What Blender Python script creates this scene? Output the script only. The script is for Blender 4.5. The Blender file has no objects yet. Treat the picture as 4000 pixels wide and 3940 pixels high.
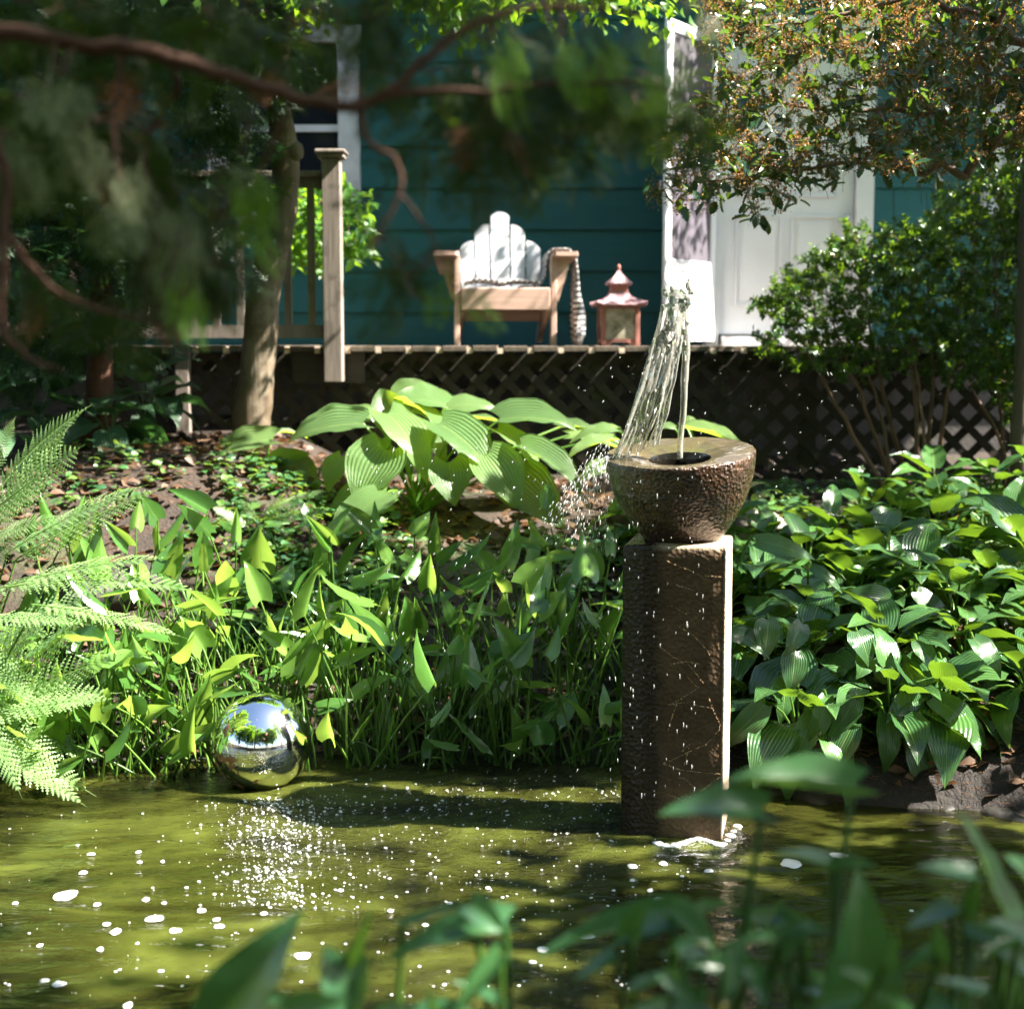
import bpy, math, random
import numpy as np
from mathutils import Vector, Matrix, Euler, noise as mnoise

scene = bpy.context.scene
COL = scene.collection
R = math.radians

# ------------------------------------------------------------------ camera, sky, sun, exposure
H = 1.665                      # eye height above the pond
FPX = 80.0 / 54.0 * 4000.0     # focal length in photograph pixels
PITCH = math.atan(628.0 / FPX)
cam_d = bpy.data.cameras.new('camera'); cam = bpy.data.objects.new('camera', cam_d); COL.objects.link(cam)
cam_d.sensor_width = 54.0; cam_d.lens = 80.0; cam_d.clip_start = 0.05; cam_d.clip_end = 600
cam.location = (0, 0, H); cam.rotation_euler = (math.pi / 2 - PITCH, 0, 0)
cam_d.dof.use_dof = True; cam_d.dof.focus_distance = 5.35; cam_d.dof.aperture_fstop = 3.7
scene.camera = cam

SUN_EL = R(47.0)
SUN_AZ = (1.0, -0.16)          # horizontal direction towards the sun
world = bpy.data.worlds.new('World'); scene.world = world; world.use_nodes = True
wn = world.node_tree
bg = wn.nodes['Background']
sky = wn.nodes.new('ShaderNodeTexSky'); sky.sky_type = 'NISHITA'; sky.sun_disc = False
sky.sun_elevation = SUN_EL; sky.sun_rotation = math.atan2(SUN_AZ[0], SUN_AZ[1])
wn.links.new(sky.outputs['Color'], bg.inputs['Color']); bg.inputs['Strength'].default_value = 0.05
sl = bpy.data.lights.new('sun', 'SUN'); sl.energy = 5.0; sl.angle = R(0.5); sl.color = (1.0, 0.93, 0.82)
sun = bpy.data.objects.new('sun', sl); COL.objects.link(sun)
sd = Vector((SUN_AZ[0], SUN_AZ[1], 0)).normalized() * math.cos(SUN_EL) + Vector((0, 0, math.sin(SUN_EL)))
sun.rotation_euler = sd.to_track_quat('Z', 'Y').to_euler(); sun.location = (6, 2, 9)
vs = scene.view_settings
vs.view_transform = 'Standard'; vs.look = 'None'; vs.gamma = 1.0; vs.exposure = 2.9; vs.use_curve_mapping = False
scene.render.engine = 'CYCLES'
cy = scene.cycles
cy.use_denoising = True
try: cy.denoiser = 'OPENIMAGEDENOISE'
except Exception: pass
cy.max_bounces = 6; cy.diffuse_bounces = 2; cy.glossy_bounces = 3; cy.transmission_bounces = 6; cy.transparent_max_bounces = 4
cy.caustics_reflective = False; cy.caustics_refractive = False
cy.sample_clamp_indirect = 6.0
cy.use_adaptive_sampling = True; cy.adaptive_threshold = 0.03

# ------------------------------------------------------------------ geometry helpers
def P(px, py, Y):
    """photograph pixel + depth along the ground -> world point"""
    a = (px - 2000.0) / FPX; b = (1970.0 - py) / FPX
    c, s = math.cos(PITCH), math.sin(PITCH)
    d = Vector((a, c + b * s, -s + b * c))
    return Vector((0, 0, H)) + d * (Y / d.y)

def smooth(o):
    me = o if isinstance(o, bpy.types.Mesh) else o.data
    me.polygons.foreach_set('use_smooth', np.ones(len(me.polygons), dtype=bool)); return o

class MB:
    def __init__(s): s.v = []; s.f = []; s.uv = None
    def add(s, v, f):
        k = len(s.v); s.v += [tuple(p) for p in v]; s.f += [tuple(i + k for i in q) for q in f]; return s
    def box(s, c, d, rot=None, bev=0.0):
        x, y, z = d[0] / 2, d[1] / 2, d[2] / 2
        if bev > 0:
            b = bev
            ring = lambda zz, k: [(-x + k, -y, zz), (x - k, -y, zz), (x, -y + k, zz), (x, y - k, zz), (x - k, y, zz), (-x + k, y, zz), (-x, y - k, zz), (-x, -y + k, zz)]
            def rin(zz): return [(-x + b, -y + b, zz), (x - b, -y + b, zz), (x - b, -y + b, zz), (x - b, y - b, zz), (x - b, y - b, zz), (-x + b, y - b, zz), (-x + b, y - b, zz), (-x + b, -y + b, zz)]
            v4b = [(-x + b, -y + b, -z), (x - b, -y + b, -z), (x - b, y - b, -z), (-x + b, y - b, -z)]
            v4t = [(p[0], p[1], z) for p in v4b]
            v = v4b + ring(-z + b, b) + ring(z - b, b) + v4t
            f = [(3, 2, 1, 0), (20, 21, 22, 23)]
            A = [4 + i for i in range(8)]; B = [12 + i for i in range(8)]
            for i in range(8): f.append((A[i], A[(i + 1) % 8], B[(i + 1) % 8], B[i]))
            c4 = [0, 1, 2, 3]; t4 = [20, 21, 22, 23]
            for i in range(4):
                a0, a1 = A[2 * i], A[2 * i + 1]; n = (i + 1) % 4
                f.append((c4[i], c4[n], a1, a0)); f.append((c4[n], A[(2 * i + 2) % 8], a1))
                b0, b1 = B[2 * i], B[2 * i + 1]
                f.append((b0, b1, t4[n], t4[i])); f.append((b1, B[(2 * i + 2) % 8], t4[n]))
        else:
            v = [(-x, -y, -z), (x, -y, -z), (x, y, -z), (-x, y, -z), (-x, -y, z), (x, -y, z), (x, y, z), (-x, y, z)]
            f = [(0, 3, 2, 1), (4, 5, 6, 7), (0, 1, 5, 4), (1, 2, 6, 5), (2, 3, 7, 6), (3, 0, 4, 7)]
        M = (rot if rot is not None else Matrix.Identity(3))
        c = Vector(c)
        return s.add([M @ Vector(p) + c for p in v], f)
    def bar(s, p0, p1, w, h, up=(0, 0, 1), bev=0.0):
        p0, p1 = Vector(p0), Vector(p1); d = (p1 - p0); L = d.length; d.normalize()
        x = d.cross(Vector(up)); x.normalize(); z = x.cross(d)
        M = Matrix((x, d, z)).transposed()
        return s.box((p0 + p1) / 2, (w, L, h), M, bev)
    def tube(s, pts, rad, n=6, cap=True):
        pts = [Vector(p) for p in pts]
        if not hasattr(rad, '__len__'): rad = [rad] * len(pts)
        k = len(s.v); ref = Vector((0.31, 0.83, 0.46)); m = len(pts)
        for i, p in enumerate(pts):
            t = (pts[min(i + 1, m - 1)] - pts[max(i - 1, 0)])
            if t.length < 1e-9: t = Vector((0, 0, 1))
            t.normalize()
            x = ref - t * ref.dot(t)
            if x.length < 1e-3: x = t.orthogonal()
            x.normalize(); ref = x; y = t.cross(x)
            for j in range(n):
                a = 2 * math.pi * j / n
                q = p + (x * math.cos(a) + y * math.sin(a)) * rad[i]
                s.v.append((q.x, q.y, q.z))
        for i in range(m - 1):
            for j in range(n):
                a = k + i * n + j; b = k + i * n + (j + 1) % n
                s.f.append((a, b, b + n, a + n))
        if cap:
            s.f.append(tuple(k + j for j in reversed(range(n)))); s.f.append(tuple(k + (m - 1) * n + j for j in range(n)))
        return s
    def lathe(s, prof, n=24, c=(0, 0, 0), rfun=None):
        k = len(s.v); m = len(prof)
        for i, (r, z) in enumerate(prof):
            for j in range(n):
                a = 2 * math.pi * j / n
                rr = r * (rfun(a, z) if rfun else 1)
                s.v.append((c[0] + rr * math.cos(a), c[1] + rr * math.sin(a), c[2] + z))
        for i in range(m - 1):
            for j in range(n):
                a = k + i * n + j; b = k + i * n + (j + 1) % n
                s.f.append((a, b, b + n, a + n))
        s.f.append(tuple(k + j for j in reversed(range(n)))); s.f.append(tuple(k + (m - 1) * n + j for j in range(n)))
        return s
    def mesh(s, name):
        me = bpy.data.meshes.new(name); me.from_pydata(s.v, [], s.f); me.update(); return me
    def build(s, name, mat, parent=None, sm=False):
        me = s.mesh(name); me.materials.append(mat)
        if sm: smooth(me)
        return link(name, me, parent)

def link(name, me, parent=None, M=None):
    o = bpy.data.objects.new(name, me); COL.objects.link(o)
    if M is not None: o.matrix_basis = M
    if parent is not None: attach(o, parent)
    return o
def world_of(o):
    m = o.matrix_basis.copy()
    if o.parent is not None: m = world_of(o.parent) @ o.matrix_parent_inverse @ m
    return m
def attach(o, parent):
    o.parent = parent; o.matrix_parent_inverse = world_of(parent).inverted()
def tag(o, label=None, cat=None, group=None, kind=None):
    if label: o['label'] = label
    if cat: o['category'] = cat
    if group: o['group'] = group
    if kind: o['kind'] = kind
    return o
def thing(name, loc, label, cat, group=None):
    o = bpy.data.objects.new(name, None); COL.objects.link(o); o.location = loc; o.empty_display_size = 0.05
    o.matrix_basis = Matrix.Translation(loc)
    return tag(o, label, cat, group)

def raw_mesh(name, V, F):
    """V (n,3) array; F list of (k,) index arrays with equal k, or list of arrays"""
    me = bpy.data.meshes.new(name)
    V = np.asarray(V, dtype=np.float32)
    Fs = F if isinstance(F, list) else [F]
    Fs = [np.asarray(f, dtype=np.int32) for f in Fs if len(f)]
    me.vertices.add(len(V)); me.vertices.foreach_set('co', V.ravel())
    loops = np.concatenate([f.ravel() for f in Fs]); sizes = np.concatenate([np.full(len(f), f.shape[1], dtype=np.int32) for f in Fs])
    starts = np.concatenate([[0], np.cumsum(sizes)[:-1]]).astype(np.int32)
    me.loops.add(len(loops)); me.loops.foreach_set('vertex_index', loops)
    me.polygons.add(len(sizes)); me.polygons.foreach_set('loop_start', starts); me.polygons.foreach_set('loop_total', sizes)
    me.update(calc_edges=True); me.validate(); return me

class Tmpl:
    """a small mesh template for merging many copies"""
    def __init__(s, V, F, UV=None):
        s.V = np.asarray(V, float); s.F = np.asarray(F, int); s.UV = None if UV is None else np.asarray(UV, float)
    def mesh(s, name, mat):
        me = raw_mesh(name, s.V, s.F)
        if s.UV is not None:
            l = me.uv_layers.new(name='UVMap'); l.data.foreach_set('uv', s.UV[s.F.ravel()].astype(np.float32).ravel())
        me.materials.append(mat); smooth(me); return me
def merged(name, tmpls, Ms, mat, pick=None, sm=True):
    """one mesh of many transformed templates; Ms = list of Matrix (4x4)"""
    Ms = np.array([[list(r) for r in m] for m in Ms]).reshape(-1, 4, 4)
    pick = np.zeros(len(Ms), int) if pick is None else np.asarray(pick)
    Vs, Fq, UVs, k = [], [], [], 0
    for t, T in enumerate(tmpls):
        M = Ms[pick == t]
        if not len(M): continue
        Vh = np.concatenate([T.V, np.ones((len(T.V), 1))], 1)
        W = np.einsum('mij,vj->mvi', M, Vh)[:, :, :3]
        n = len(T.V)
        Vs.append(W.reshape(-1, 3))
        Fq.append((T.F[None] + (np.arange(len(M)) * n)[:, None, None] + k).reshape(-1, T.F.shape[1]))
        if T.UV is not None: UVs.append(np.tile(T.UV[T.F.ravel()], (len(M), 1)))
        k += len(M) * n
    me = raw_mesh(name, np.concatenate(Vs), Fq)
    if UVs:
        l = me.uv_layers.new(name='UVMap'); l.data.foreach_set('uv', np.concatenate(UVs).astype(np.float32).ravel())
    me.materials.append(mat)
    if sm: smooth(me)
    return me
def frame(base, tip, nrm, w=1.0, thick=None):
    """matrix putting a leaf template (along +Y, face +Z) between two points"""
    base, tip = Vector(base), Vector(tip); y = tip - base; L = y.length
    x = y.cross(Vector(nrm))
    if x.length < 1e-6: x = y.orthogonal()
    x.normalize(); z = x.cross(y).normalized()
    x = x * (L * w); z = z * (L if thick is None else thick)
    return Matrix(((x.x, y.x, z.x, base.x), (x.y, y.y, z.y, base.y), (x.z, y.z, z.z, base.z), (0, 0, 0, 1)))
def rnd(a, b): return random.uniform(a, b)
def rvec(s=1.0): return Vector((random.gauss(0, s), random.gauss(0, s), random.gauss(0, s)))
def lerp(a, b, t): return a + (b - a) * t

# ------------------------------------------------------------------ materials
class NT:
    def __init__(s, name):
        s.m = bpy.data.materials.new(name); s.m.use_nodes = True; s.t = s.m.node_tree; s.t.nodes.clear()
        s.out = s.t.nodes.new('ShaderNodeOutputMaterial')
    def n(s, typ, **kw):
        nd = s.t.nodes.new('ShaderNode' + typ)
        for k, v in kw.items():
            if k.startswith('_'): setattr(nd, k[1:], v)
            else:
                key = k.replace('__', ' ')
                sock = nd.inputs[int(key[1:])] if key[0] == 'i' and key[1:].isdigit() else nd.inputs[key]
                s.put(sock, v)
        return nd
    def put(s, sock, v):
        if isinstance(v, bpy.types.NodeSocket): s.t.links.new(v, sock)
        elif isinstance(v, bpy.types.Node): s.t.links.new(v.outputs[0], sock)
        else:
            if hasattr(sock.default_value, '__len__') and len(sock.default_value) == 4 and len(v) == 3: v = (*v, 1)
            sock.default_value = v
    def math(s, op, a, b=0.0, clamp=False):
        nd = s.t.nodes.new('ShaderNodeMath'); nd.operation = op; nd.use_clamp = clamp
        s.put(nd.inputs[0], a); s.put(nd.inputs[1], b); return nd.outputs[0]
    def mix(s, f, a, b, mode='MIX'):
        nd = s.t.nodes.new('ShaderNodeMix'); nd.data_type = 'RGBA'; nd.blend_type = mode
        s.put(nd.inputs[0], f); s.put(nd.inputs[6], a); s.put(nd.inputs[7], b); return nd.outputs[2]
    def ramp(s, f, stops):
        nd = s.t.nodes.new('ShaderNodeValToRGB'); s.put(nd.inputs[0], f); e = nd.color_ramp.elements
        while len(e) < len(stops): e.new(0.5)
        for el, (p, c) in zip(e, stops): el.position = p; el.color = (*c, 1) if hasattr(c, '__len__') else (c, c, c, 1)
        return nd.outputs[0]
    def obj(s): return s.n('TexCoord').outputs['Object']
    def noise(s, vec, scale, detail=4, rough=0.55, dist=0.0):
        nd = s.n('TexNoise', Scale=scale, Detail=detail, Roughness=rough, Distortion=dist)
        if vec is not None: s.put(nd.inputs['Vector'], vec)
        return nd.outputs['Fac']
    def scaled(s, vec, sc): return s.n('Mapping', Vector=vec, Scale=sc).outputs[0]
    def bump(s, h, strength=0.5, dist=0.01, normal=None):
        nd = s.n('Bump', Strength=strength, Distance=dist, Height=h)
        if normal is not None: s.put(nd.inputs['Normal'], normal)
        return nd.outputs[0]
    def bsdf(s, **kw): return s.n('BsdfPrincipled', **kw)
    def done(s, sh):
        s.t.links.new(sh if isinstance(sh, bpy.types.NodeSocket) else sh.outputs[0], s.out.inputs['Surface']); return s.m

def rand_fac(k):
    g = k.n('NewGeometry').outputs['Random Per Island']; o = k.n('ObjectInfo').outputs['Random']
    return k.math('FRACT', k.math('ADD', g, o))

def leaf_mat(name, cols, trans_col, trans=0.35, rough=0.35, veins=0.0, vfreq=7.0, coat=0.0, wet=0.0, bstr=0.35, spots=None, spec=0.5):
    k = NT(name)
    r = rand_fac(k)
    n = len(cols)
    c = k.ramp(r, [(i / max(1, n - 1), cc) for i, cc in enumerate(cols)])
    co = k.obj()
    nz = k.noise(co, 9.0, 3)
    c = k.mix(0.5, c, k.ramp(nz, [(0.3, 0.55), (0.7, 1.0)]), 'MULTIPLY')
    nrm = None
    kw = {}
    if veins > 0:
        uv = k.n('TexCoord').outputs['UV']
        sx = k.n('SeparateXYZ', Vector=uv)
        lat = k.math('MULTIPLY', k.math('ABSOLUTE', k.math('SUBTRACT', sx.outputs[0], 0.5)), 2 * math.pi * vfreq * 2)
        sn = k.math('COSINE', lat)
        c = k.mix(k.math('MULTIPLY', k.math('ADD', sn, 1.0), 0.5 * veins), c, k.mix(0.6, c, (0.30, 0.42, 0.12)))
        mid = k.ramp(k.math('ABSOLUTE', k.math('SUBTRACT', sx.outputs[0], 0.5)), [(0.0, 1.0), (0.02, 0.0)])
        c = k.mix(k.math('MULTIPLY', mid, 0.35), c, (0.35, 0.45, 0.12))
        hgt = k.math('ADD', k.math('MULTIPLY', sn, 0.5), k.math('MULTIPLY', nz, 0.25))
        kw['Normal'] = k.bump(hgt, bstr, 0.01)
    else:
        kw['Normal'] = k.bump(nz, 0.15, 0.01)
    if spots:
        sp = k.noise(co, spots[0], 4, 0.7)
        c = k.mix(k.ramp(sp, [(spots[1], 0.0), (spots[1] + 0.06, 0.85)]), c, spots[2])
    rg = rough
    if wet > 0:
        wz = k.noise(co, 18.0, 3)
        rg = k.ramp(wz, [(0.42, rough), (0.58, rough * (1 - wet))])
    p = k.bsdf(Base__Color=c, Roughness=rg, **kw)
    p.inputs['Specular IOR Level'].default_value = spec
    p.inputs['Coat Weight'].default_value = coat; p.inputs['Coat Roughness'].default_value = 0.12
    tc = k.mix(0.75, c, trans_col)
    tr = k.n('BsdfTranslucent', Color=tc)
    return k.done(k.n('MixShader', i0=trans, i1=p.outputs[0], i2=tr.outputs[0]))

def plain(name, col, rough=0.6, var=0.25, scale=6.0, bump=0.2, bscale=40.0, metal=0.0, stretch=(1, 1, 1), spec=0.5):
    k = NT(name); co = k.scaled(k.obj(), stretch)
    a = k.noise(co, scale, 5); r = rand_fac(k)
    dark = tuple(x * (1 - var) for x in col); lite = tuple(min(1, x * (1 + var * 0.5)) for x in col)
    c = k.ramp(a, [(0.3, dark), (0.7, lite)])
    c = k.mix(1.0, c, k.ramp(r, [(0.0, 1 - var * 0.5), (1.0, 1.0)]), 'MULTIPLY')
    b = k.noise(co, bscale, 4)
    p = k.bsdf(Base__Color=c, Roughness=rough, Metallic=metal, Normal=k.bump(b, bump, 0.01))
    p.inputs['Specular IOR Level'].default_value = spec
    return k.done(p)

def wood(name, col, rough=0.65, var=0.35, axis=2, worn=None, bump=0.25):
    st = [14, 14, 14]; st[axis] = 0.7
    k = NT(name); o = k.obj(); co = k.scaled(o, tuple(st))
    a = k.noise(co, 3.0, 5, 0.6, 0.4); r = rand_fac(k)
    dark = tuple(x * (1 - var) for x in col); lite = tuple(min(1, x * (1 + var * 0.4)) for x in col)
    c = k.ramp(a, [(0.25, dark), (0.7, lite)])
    c = k.mix(1.0, c, k.ramp(r, [(0.0, 0.8), (1.0, 1.0)]), 'MULTIPLY')
    if worn:
        w = k.noise(o, worn[0], 5, 0.65)
        c = k.mix(k.ramp(w, [(worn[1], 0.0), (worn[1] + 0.1, worn[2])]), c, worn[3])
    p = k.bsdf(Base__Color=c, Roughness=rough, Normal=k.bump(a, bump, 0.006))
    return k.done(p)

M = {}
# leaves
M['hosta_big'] = leaf_mat('hosta_big', [(0.03, 0.085, 0.04), (0.07, 0.16, 0.06), (0.15, 0.25, 0.09)], (0.50, 0.70, 0.03), 0.45, 0.30, 0.55, 7, bstr=0.5, spots=(7.0, 0.66, (0.22, 0.09, 0.03)))
M['hosta'] = leaf_mat('hosta', [(0.010, 0.050, 0.020), (0.020, 0.075, 0.024), (0.045, 0.125, 0.030)], (0.28, 0.50, 0.02), 0.17, 0.25, 0.18, 6, coat=0.12, wet=0.4, bstr=0.28)
M['hosta_dark'] = leaf_mat('hosta_dark', [(0.015, 0.06, 0.045), (0.025, 0.085, 0.05)], (0.1, 0.3, 0.04), 0.2, 0.4, 0.3, 6)
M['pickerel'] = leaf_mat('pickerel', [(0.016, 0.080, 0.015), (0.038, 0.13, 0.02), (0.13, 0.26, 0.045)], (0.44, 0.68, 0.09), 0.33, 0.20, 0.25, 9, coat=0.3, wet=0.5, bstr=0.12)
M['pickerel_shaded'] = leaf_mat('pickerel_shaded', [(0.012, 0.075, 0.035), (0.02, 0.10, 0.045), (0.03, 0.12, 0.04)], (0.25, 0.5, 0.04), 0.22, 0.3, 0.2, 9, coat=0.3, bstr=0.1)  # pickerelweed green with shade and bluish sky sheen put into the colour
M['stalk'] = leaf_mat('stalk', [(0.035, 0.10, 0.013), (0.13, 0.25, 0.04)], (0.4, 0.6, 0.03), 0.25, 0.35)
M['stalk_dark'] = leaf_mat('stalk_dark', [(0.03, 0.09, 0.015), (0.06, 0.14, 0.02)], (0.3, 0.5, 0.03), 0.15, 0.4)
M['fern'] = leaf_mat('fern', [(0.17, 0.31, 0.10), (0.29, 0.44, 0.19)], (0.5, 0.72, 0.1), 0.38, 0.42)
M['box_leaf'] = leaf_mat('box_leaf', [(0.007, 0.032, 0.008), (0.016, 0.06, 0.010), (0.05, 0.12, 0.016)], (0.35, 0.6, 0.02), 0.26, 0.3)
M['holly_leaf'] = leaf_mat('holly_leaf', [(0.008, 0.035, 0.028), (0.016, 0.05, 0.028), (0.06, 0.09, 0.022)], (0.28, 0.5, 0.03), 0.16, 0.28, coat=0.2)
M['holly_flower'] = leaf_mat('holly_flower', [(0.16, 0.065, 0.018), (0.30, 0.14, 0.035), (0.42, 0.24, 0.07)], (0.5, 0.25, 0.05), 0.3, 0.7)
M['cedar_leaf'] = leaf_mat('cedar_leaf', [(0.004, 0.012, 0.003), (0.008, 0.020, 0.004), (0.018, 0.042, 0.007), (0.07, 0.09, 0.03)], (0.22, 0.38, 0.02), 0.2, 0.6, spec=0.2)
M['cedar_sunlit'] = leaf_mat('cedar_sunlit', [(0.10, 0.125, 0.06), (0.17, 0.19, 0.10)], (0.45, 0.6, 0.2), 0.3, 0.6, spec=0.3)  # sunlit spray tips painted as a paler leaf colour
M['cedar_sunlit_green'] = leaf_mat('cedar_sunlit_green', [(0.06, 0.15, 0.015), (0.12, 0.24, 0.02)], (0.45, 0.7, 0.03), 0.42, 0.6, spec=0.3)  # sunlight on green sprays put into a brighter leaf colour
M['cedar_dead'] = leaf_mat('cedar_dead', [(0.16, 0.05, 0.02), (0.25, 0.08, 0.03), (0.22, 0.12, 0.06)], (0.5, 0.2, 0.06), 0.25, 0.7)
M['ever_leaf'] = leaf_mat('ever_leaf', [(0.004, 0.018, 0.008), (0.008, 0.03, 0.012), (0.022, 0.06, 0.015)], (0.2, 0.4, 0.03), 0.2, 0.45, spec=0.25)
M['broad_leaf'] = leaf_mat('broad_leaf', [(0.03, 0.11, 0.02), (0.06, 0.17, 0.025), (0.10, 0.22, 0.03)], (0.4, 0.7, 0.02), 0.4, 0.4)
M['cover'] = leaf_mat('cover', [(0.025, 0.09, 0.04), (0.05, 0.14, 0.04), (0.12, 0.22, 0.05)], (0.35, 0.55, 0.05), 0.25, 0.4)
M['litter'] = leaf_mat('litter', [(0.035, 0.019, 0.011), (0.07, 0.037, 0.021), (0.14, 0.08, 0.048), (0.09, 0.048, 0.03)], (0.4, 0.2, 0.08), 0.15, 0.6)
M['needle'] = plain('needle', (0.20, 0.09, 0.04), 0.6, 0.3)
M['petal'] = plain('petal', (0.85, 0.83, 0.82), 0.35, 0.05, 8, 0.05)
# bark
M['bark_maple'] = wood('bark_maple', (0.10, 0.07, 0.04), 0.8, 0.45, 2, (5.0, 0.52, 0.7, (0.17, 0.14, 0.10)), 0.9)
M['bark_grey'] = wood('bark_grey', (0.09, 0.065, 0.05), 0.8, 0.4, 2, (7.0, 0.6, 0.6, (0.16, 0.14, 0.12)), 0.8)
M['bark_red'] = wood('bark_red', (0.085, 0.034, 0.018), 0.8, 0.4, 0, None, 0.5)
M['bark_holly'] = plain('bark_holly', (0.17, 0.115, 0.08), 0.75, 0.35, 8, 0.3)
M['twig'] = plain('twig', (0.15, 0.085, 0.05), 0.7, 0.3, 8, 0.2)
# building
M['teal'] = wood('teal', (0.007, 0.105, 0.120), 0.55, 0.16, 0, None, 0.25)
M['white_paint'] = plain('white_paint', (0.80, 0.79, 0.82), 0.45, 0.06, 3, 0.08, 25)
M['old_white'] = plain('old_white', (0.66, 0.64, 0.72), 0.6, 0.2, 6, 0.2, 30)
M['dark_glass'] = plain('dark_glass', (0.012, 0.014, 0.022), 0.08, 0.1, 2, 0.0)
M['screen'] = plain('screen', (0.075, 0.066, 0.085), 0.6, 0.12, 2, 0.3, 400)
M['metal'] = plain('metal', (0.5, 0.5, 0.5), 0.35, 0.1, 4, 0.05, metal=1.0)
M['roof'] = plain('roof', (0.09, 0.08, 0.075), 0.9, 0.3, 8, 0.4)
M['foundation'] = plain('foundation', (0.12, 0.11, 0.10), 0.9, 0.3, 8, 0.4)
M['deck_wood'] = wood('deck_wood', (0.13, 0.10, 0.075), 0.75, 0.35, 1, (6, 0.55, 0.5, (0.2, 0.17, 0.14)))
M['deck_dark'] = wood('deck_dark', (0.045, 0.04, 0.03), 0.8, 0.35, 0)
M['sun_spot_wood'] = wood('sun_spot_wood', (0.78, 0.62, 0.50), 0.7, 0.2, 1)  # pale colour painting the sunlit spots between deck boards
M['rail_wood'] = wood('rail_wood', (0.21, 0.175, 0.15), 0.75, 0.35, 2, (9.0, 0.55, 0.75, (0.10, 0.085, 0.07)), 0.35)
M['lattice_wood'] = wood('lattice_wood', (0.034, 0.026, 0.019), 0.8, 0.35, 0)
M['chair_white_shaded'] = wood('chair_white_shaded', (0.60, 0.61, 0.66), 0.6, 0.10, 2, (14, 0.68, 0.4, (0.42, 0.36, 0.33)), 0.15)  # white slats tinted cool as if in shade
M['chair_wood_sunlit'] = wood('chair_wood_sunlit', (0.56, 0.38, 0.31), 0.6, 0.2, 0, None, 0.15)  # warm sunlight put into the wood colour of apron, arms and legs
M['terracotta'] = plain('terracotta', (0.36, 0.15, 0.12), 0.7, 0.25, 10, 0.2, 60)
M['terracotta_roof'] = plain('terracotta_roof', (0.36, 0.21, 0.23), 0.7, 0.3, 14, 0.3, 50)

def stone(name, dry, wetc, lit, wet_rough=0.18, dry_rough=0.6, bs=60, bstr=0.8, bd=0.012):
    k = NT(name); o = k.obj()
    a = k.noise(o, 3.2, 5, 0.6); b = k.noise(o, bs, 3, 0.6); d = k.noise(o, 22, 5, 0.65)
    c = k.ramp(k.math('ADD', k.math('MULTIPLY', a, 0.7), k.math('MULTIPLY', d, 0.35)), [(0.40, wetc), (0.56, dry), (0.70, lit)])  # random mix of wet, dry and paler stone tones
    rg = k.ramp(a, [(0.45, wet_rough), (0.62, dry_rough)])
    vo = k.n('TexVoronoi', Vector=o, Scale=bs * 0.9); h = k.math('ADD', k.math('MULTIPLY', vo.outputs['Distance'], 0.8), k.math('MULTIPLY', b, 0.7))
    p = k.bsdf(Base__Color=c, Roughness=rg, Normal=k.bump(h, bstr, bd)); return k, p, o, c
k, p, o, c = stone('bowl_stone', (0.045, 0.021, 0.009), (0.012, 0.007, 0.004), (0.15, 0.072, 0.022), 0.12, 0.35, 85, 0.9, 0.010)
p.inputs['Coat Weight'].default_value = 0.5; p.inputs['Coat Roughness'].default_value = 0.1
M['bowl_stone'] = k.done(p)
k, p, o, c = stone('bowl_top', (0.085, 0.066, 0.034), (0.05, 0.042, 0.026), (0.14, 0.105, 0.05), 0.14, 0.28, 30, 0.35, 0.006)
p.inputs['Coat Weight'].default_value = 0.6; p.inputs['Coat Roughness'].default_value = 0.05
M['bowl_top'] = k.done(p)
M['basin_stone'] = plain('basin_stone', (0.012, 0.010, 0.007), 0.12, 0.4, 10, 0.4, 40)
# pillar: left third wet and pitted, rest damp with pale snail trails; right face and dry top painted paler as if sunlit
k, p, o, c = stone('pillar_stone', (0.090, 0.054, 0.028), (0.055, 0.031, 0.015), (0.13, 0.080, 0.042), 0.25, 0.7, 75, 0.7, 0.008); p.inputs['Specular IOR Level'].default_value = 0.22
sx = k.n('SeparateXYZ', Vector=o)
wetm = k.ramp(k.math('ADD', sx.outputs[0], k.math('MULTIPLY', k.math('SUBTRACT', k.noise(o, 5, 3), 0.5), 0.12)), [(-0.0, 0.0), (1.0, 1.0)])
wm = k.n('MapRange', Value=k.math('ADD', sx.outputs[0], k.math('MULTIPLY', k.math('SUBTRACT', k.noise(o, 5, 3), 0.5), 0.12)))
wm.inputs['From Min'].default_value = -0.07; wm.inputs['From Max'].default_value = -0.02; wm.inputs['To Min'].default_value = 1.0; wm.inputs['To Max'].default_value = 0.0
wetf = wm.outputs[0]
c2 = k.mix(k.math('MULTIPLY', wetf, 0.9), c, (0.022, 0.015, 0.010))
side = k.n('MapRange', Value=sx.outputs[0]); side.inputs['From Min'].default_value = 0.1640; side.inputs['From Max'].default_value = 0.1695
c2 = k.mix(side.outputs[0], c2, k.mix(k.noise(o, 14, 4), (0.34, 0.26, 0.19), (0.46, 0.37, 0.28)))  # sunlight on the right face put into the stone colour
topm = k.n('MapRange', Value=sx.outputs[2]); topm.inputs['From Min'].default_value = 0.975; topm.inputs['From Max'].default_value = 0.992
c2 = k.mix(k.math('MULTIPLY', topm.outputs[0], k.math('SUBTRACT', 1.0, wetf)), c2, (0.28, 0.21, 0.15))  # sunlit part of the top painted pale
k.put(p.inputs['Base Color'], c2)
k.put(p.inputs['Roughness'], k.mix(wetf, (0.65, 0.65, 0.65), (0.13, 0.13, 0.13)))
M['pillar_stone'] = k.done(p)
M['trail'] = plain('trail', (0.40, 0.25, 0.14), 0.6, 0.3, 60, 0.2)
M['rock'] = plain('rock', (0.30, 0.25, 0.21), 0.8, 0.4, 6, 0.6, 25)
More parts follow.
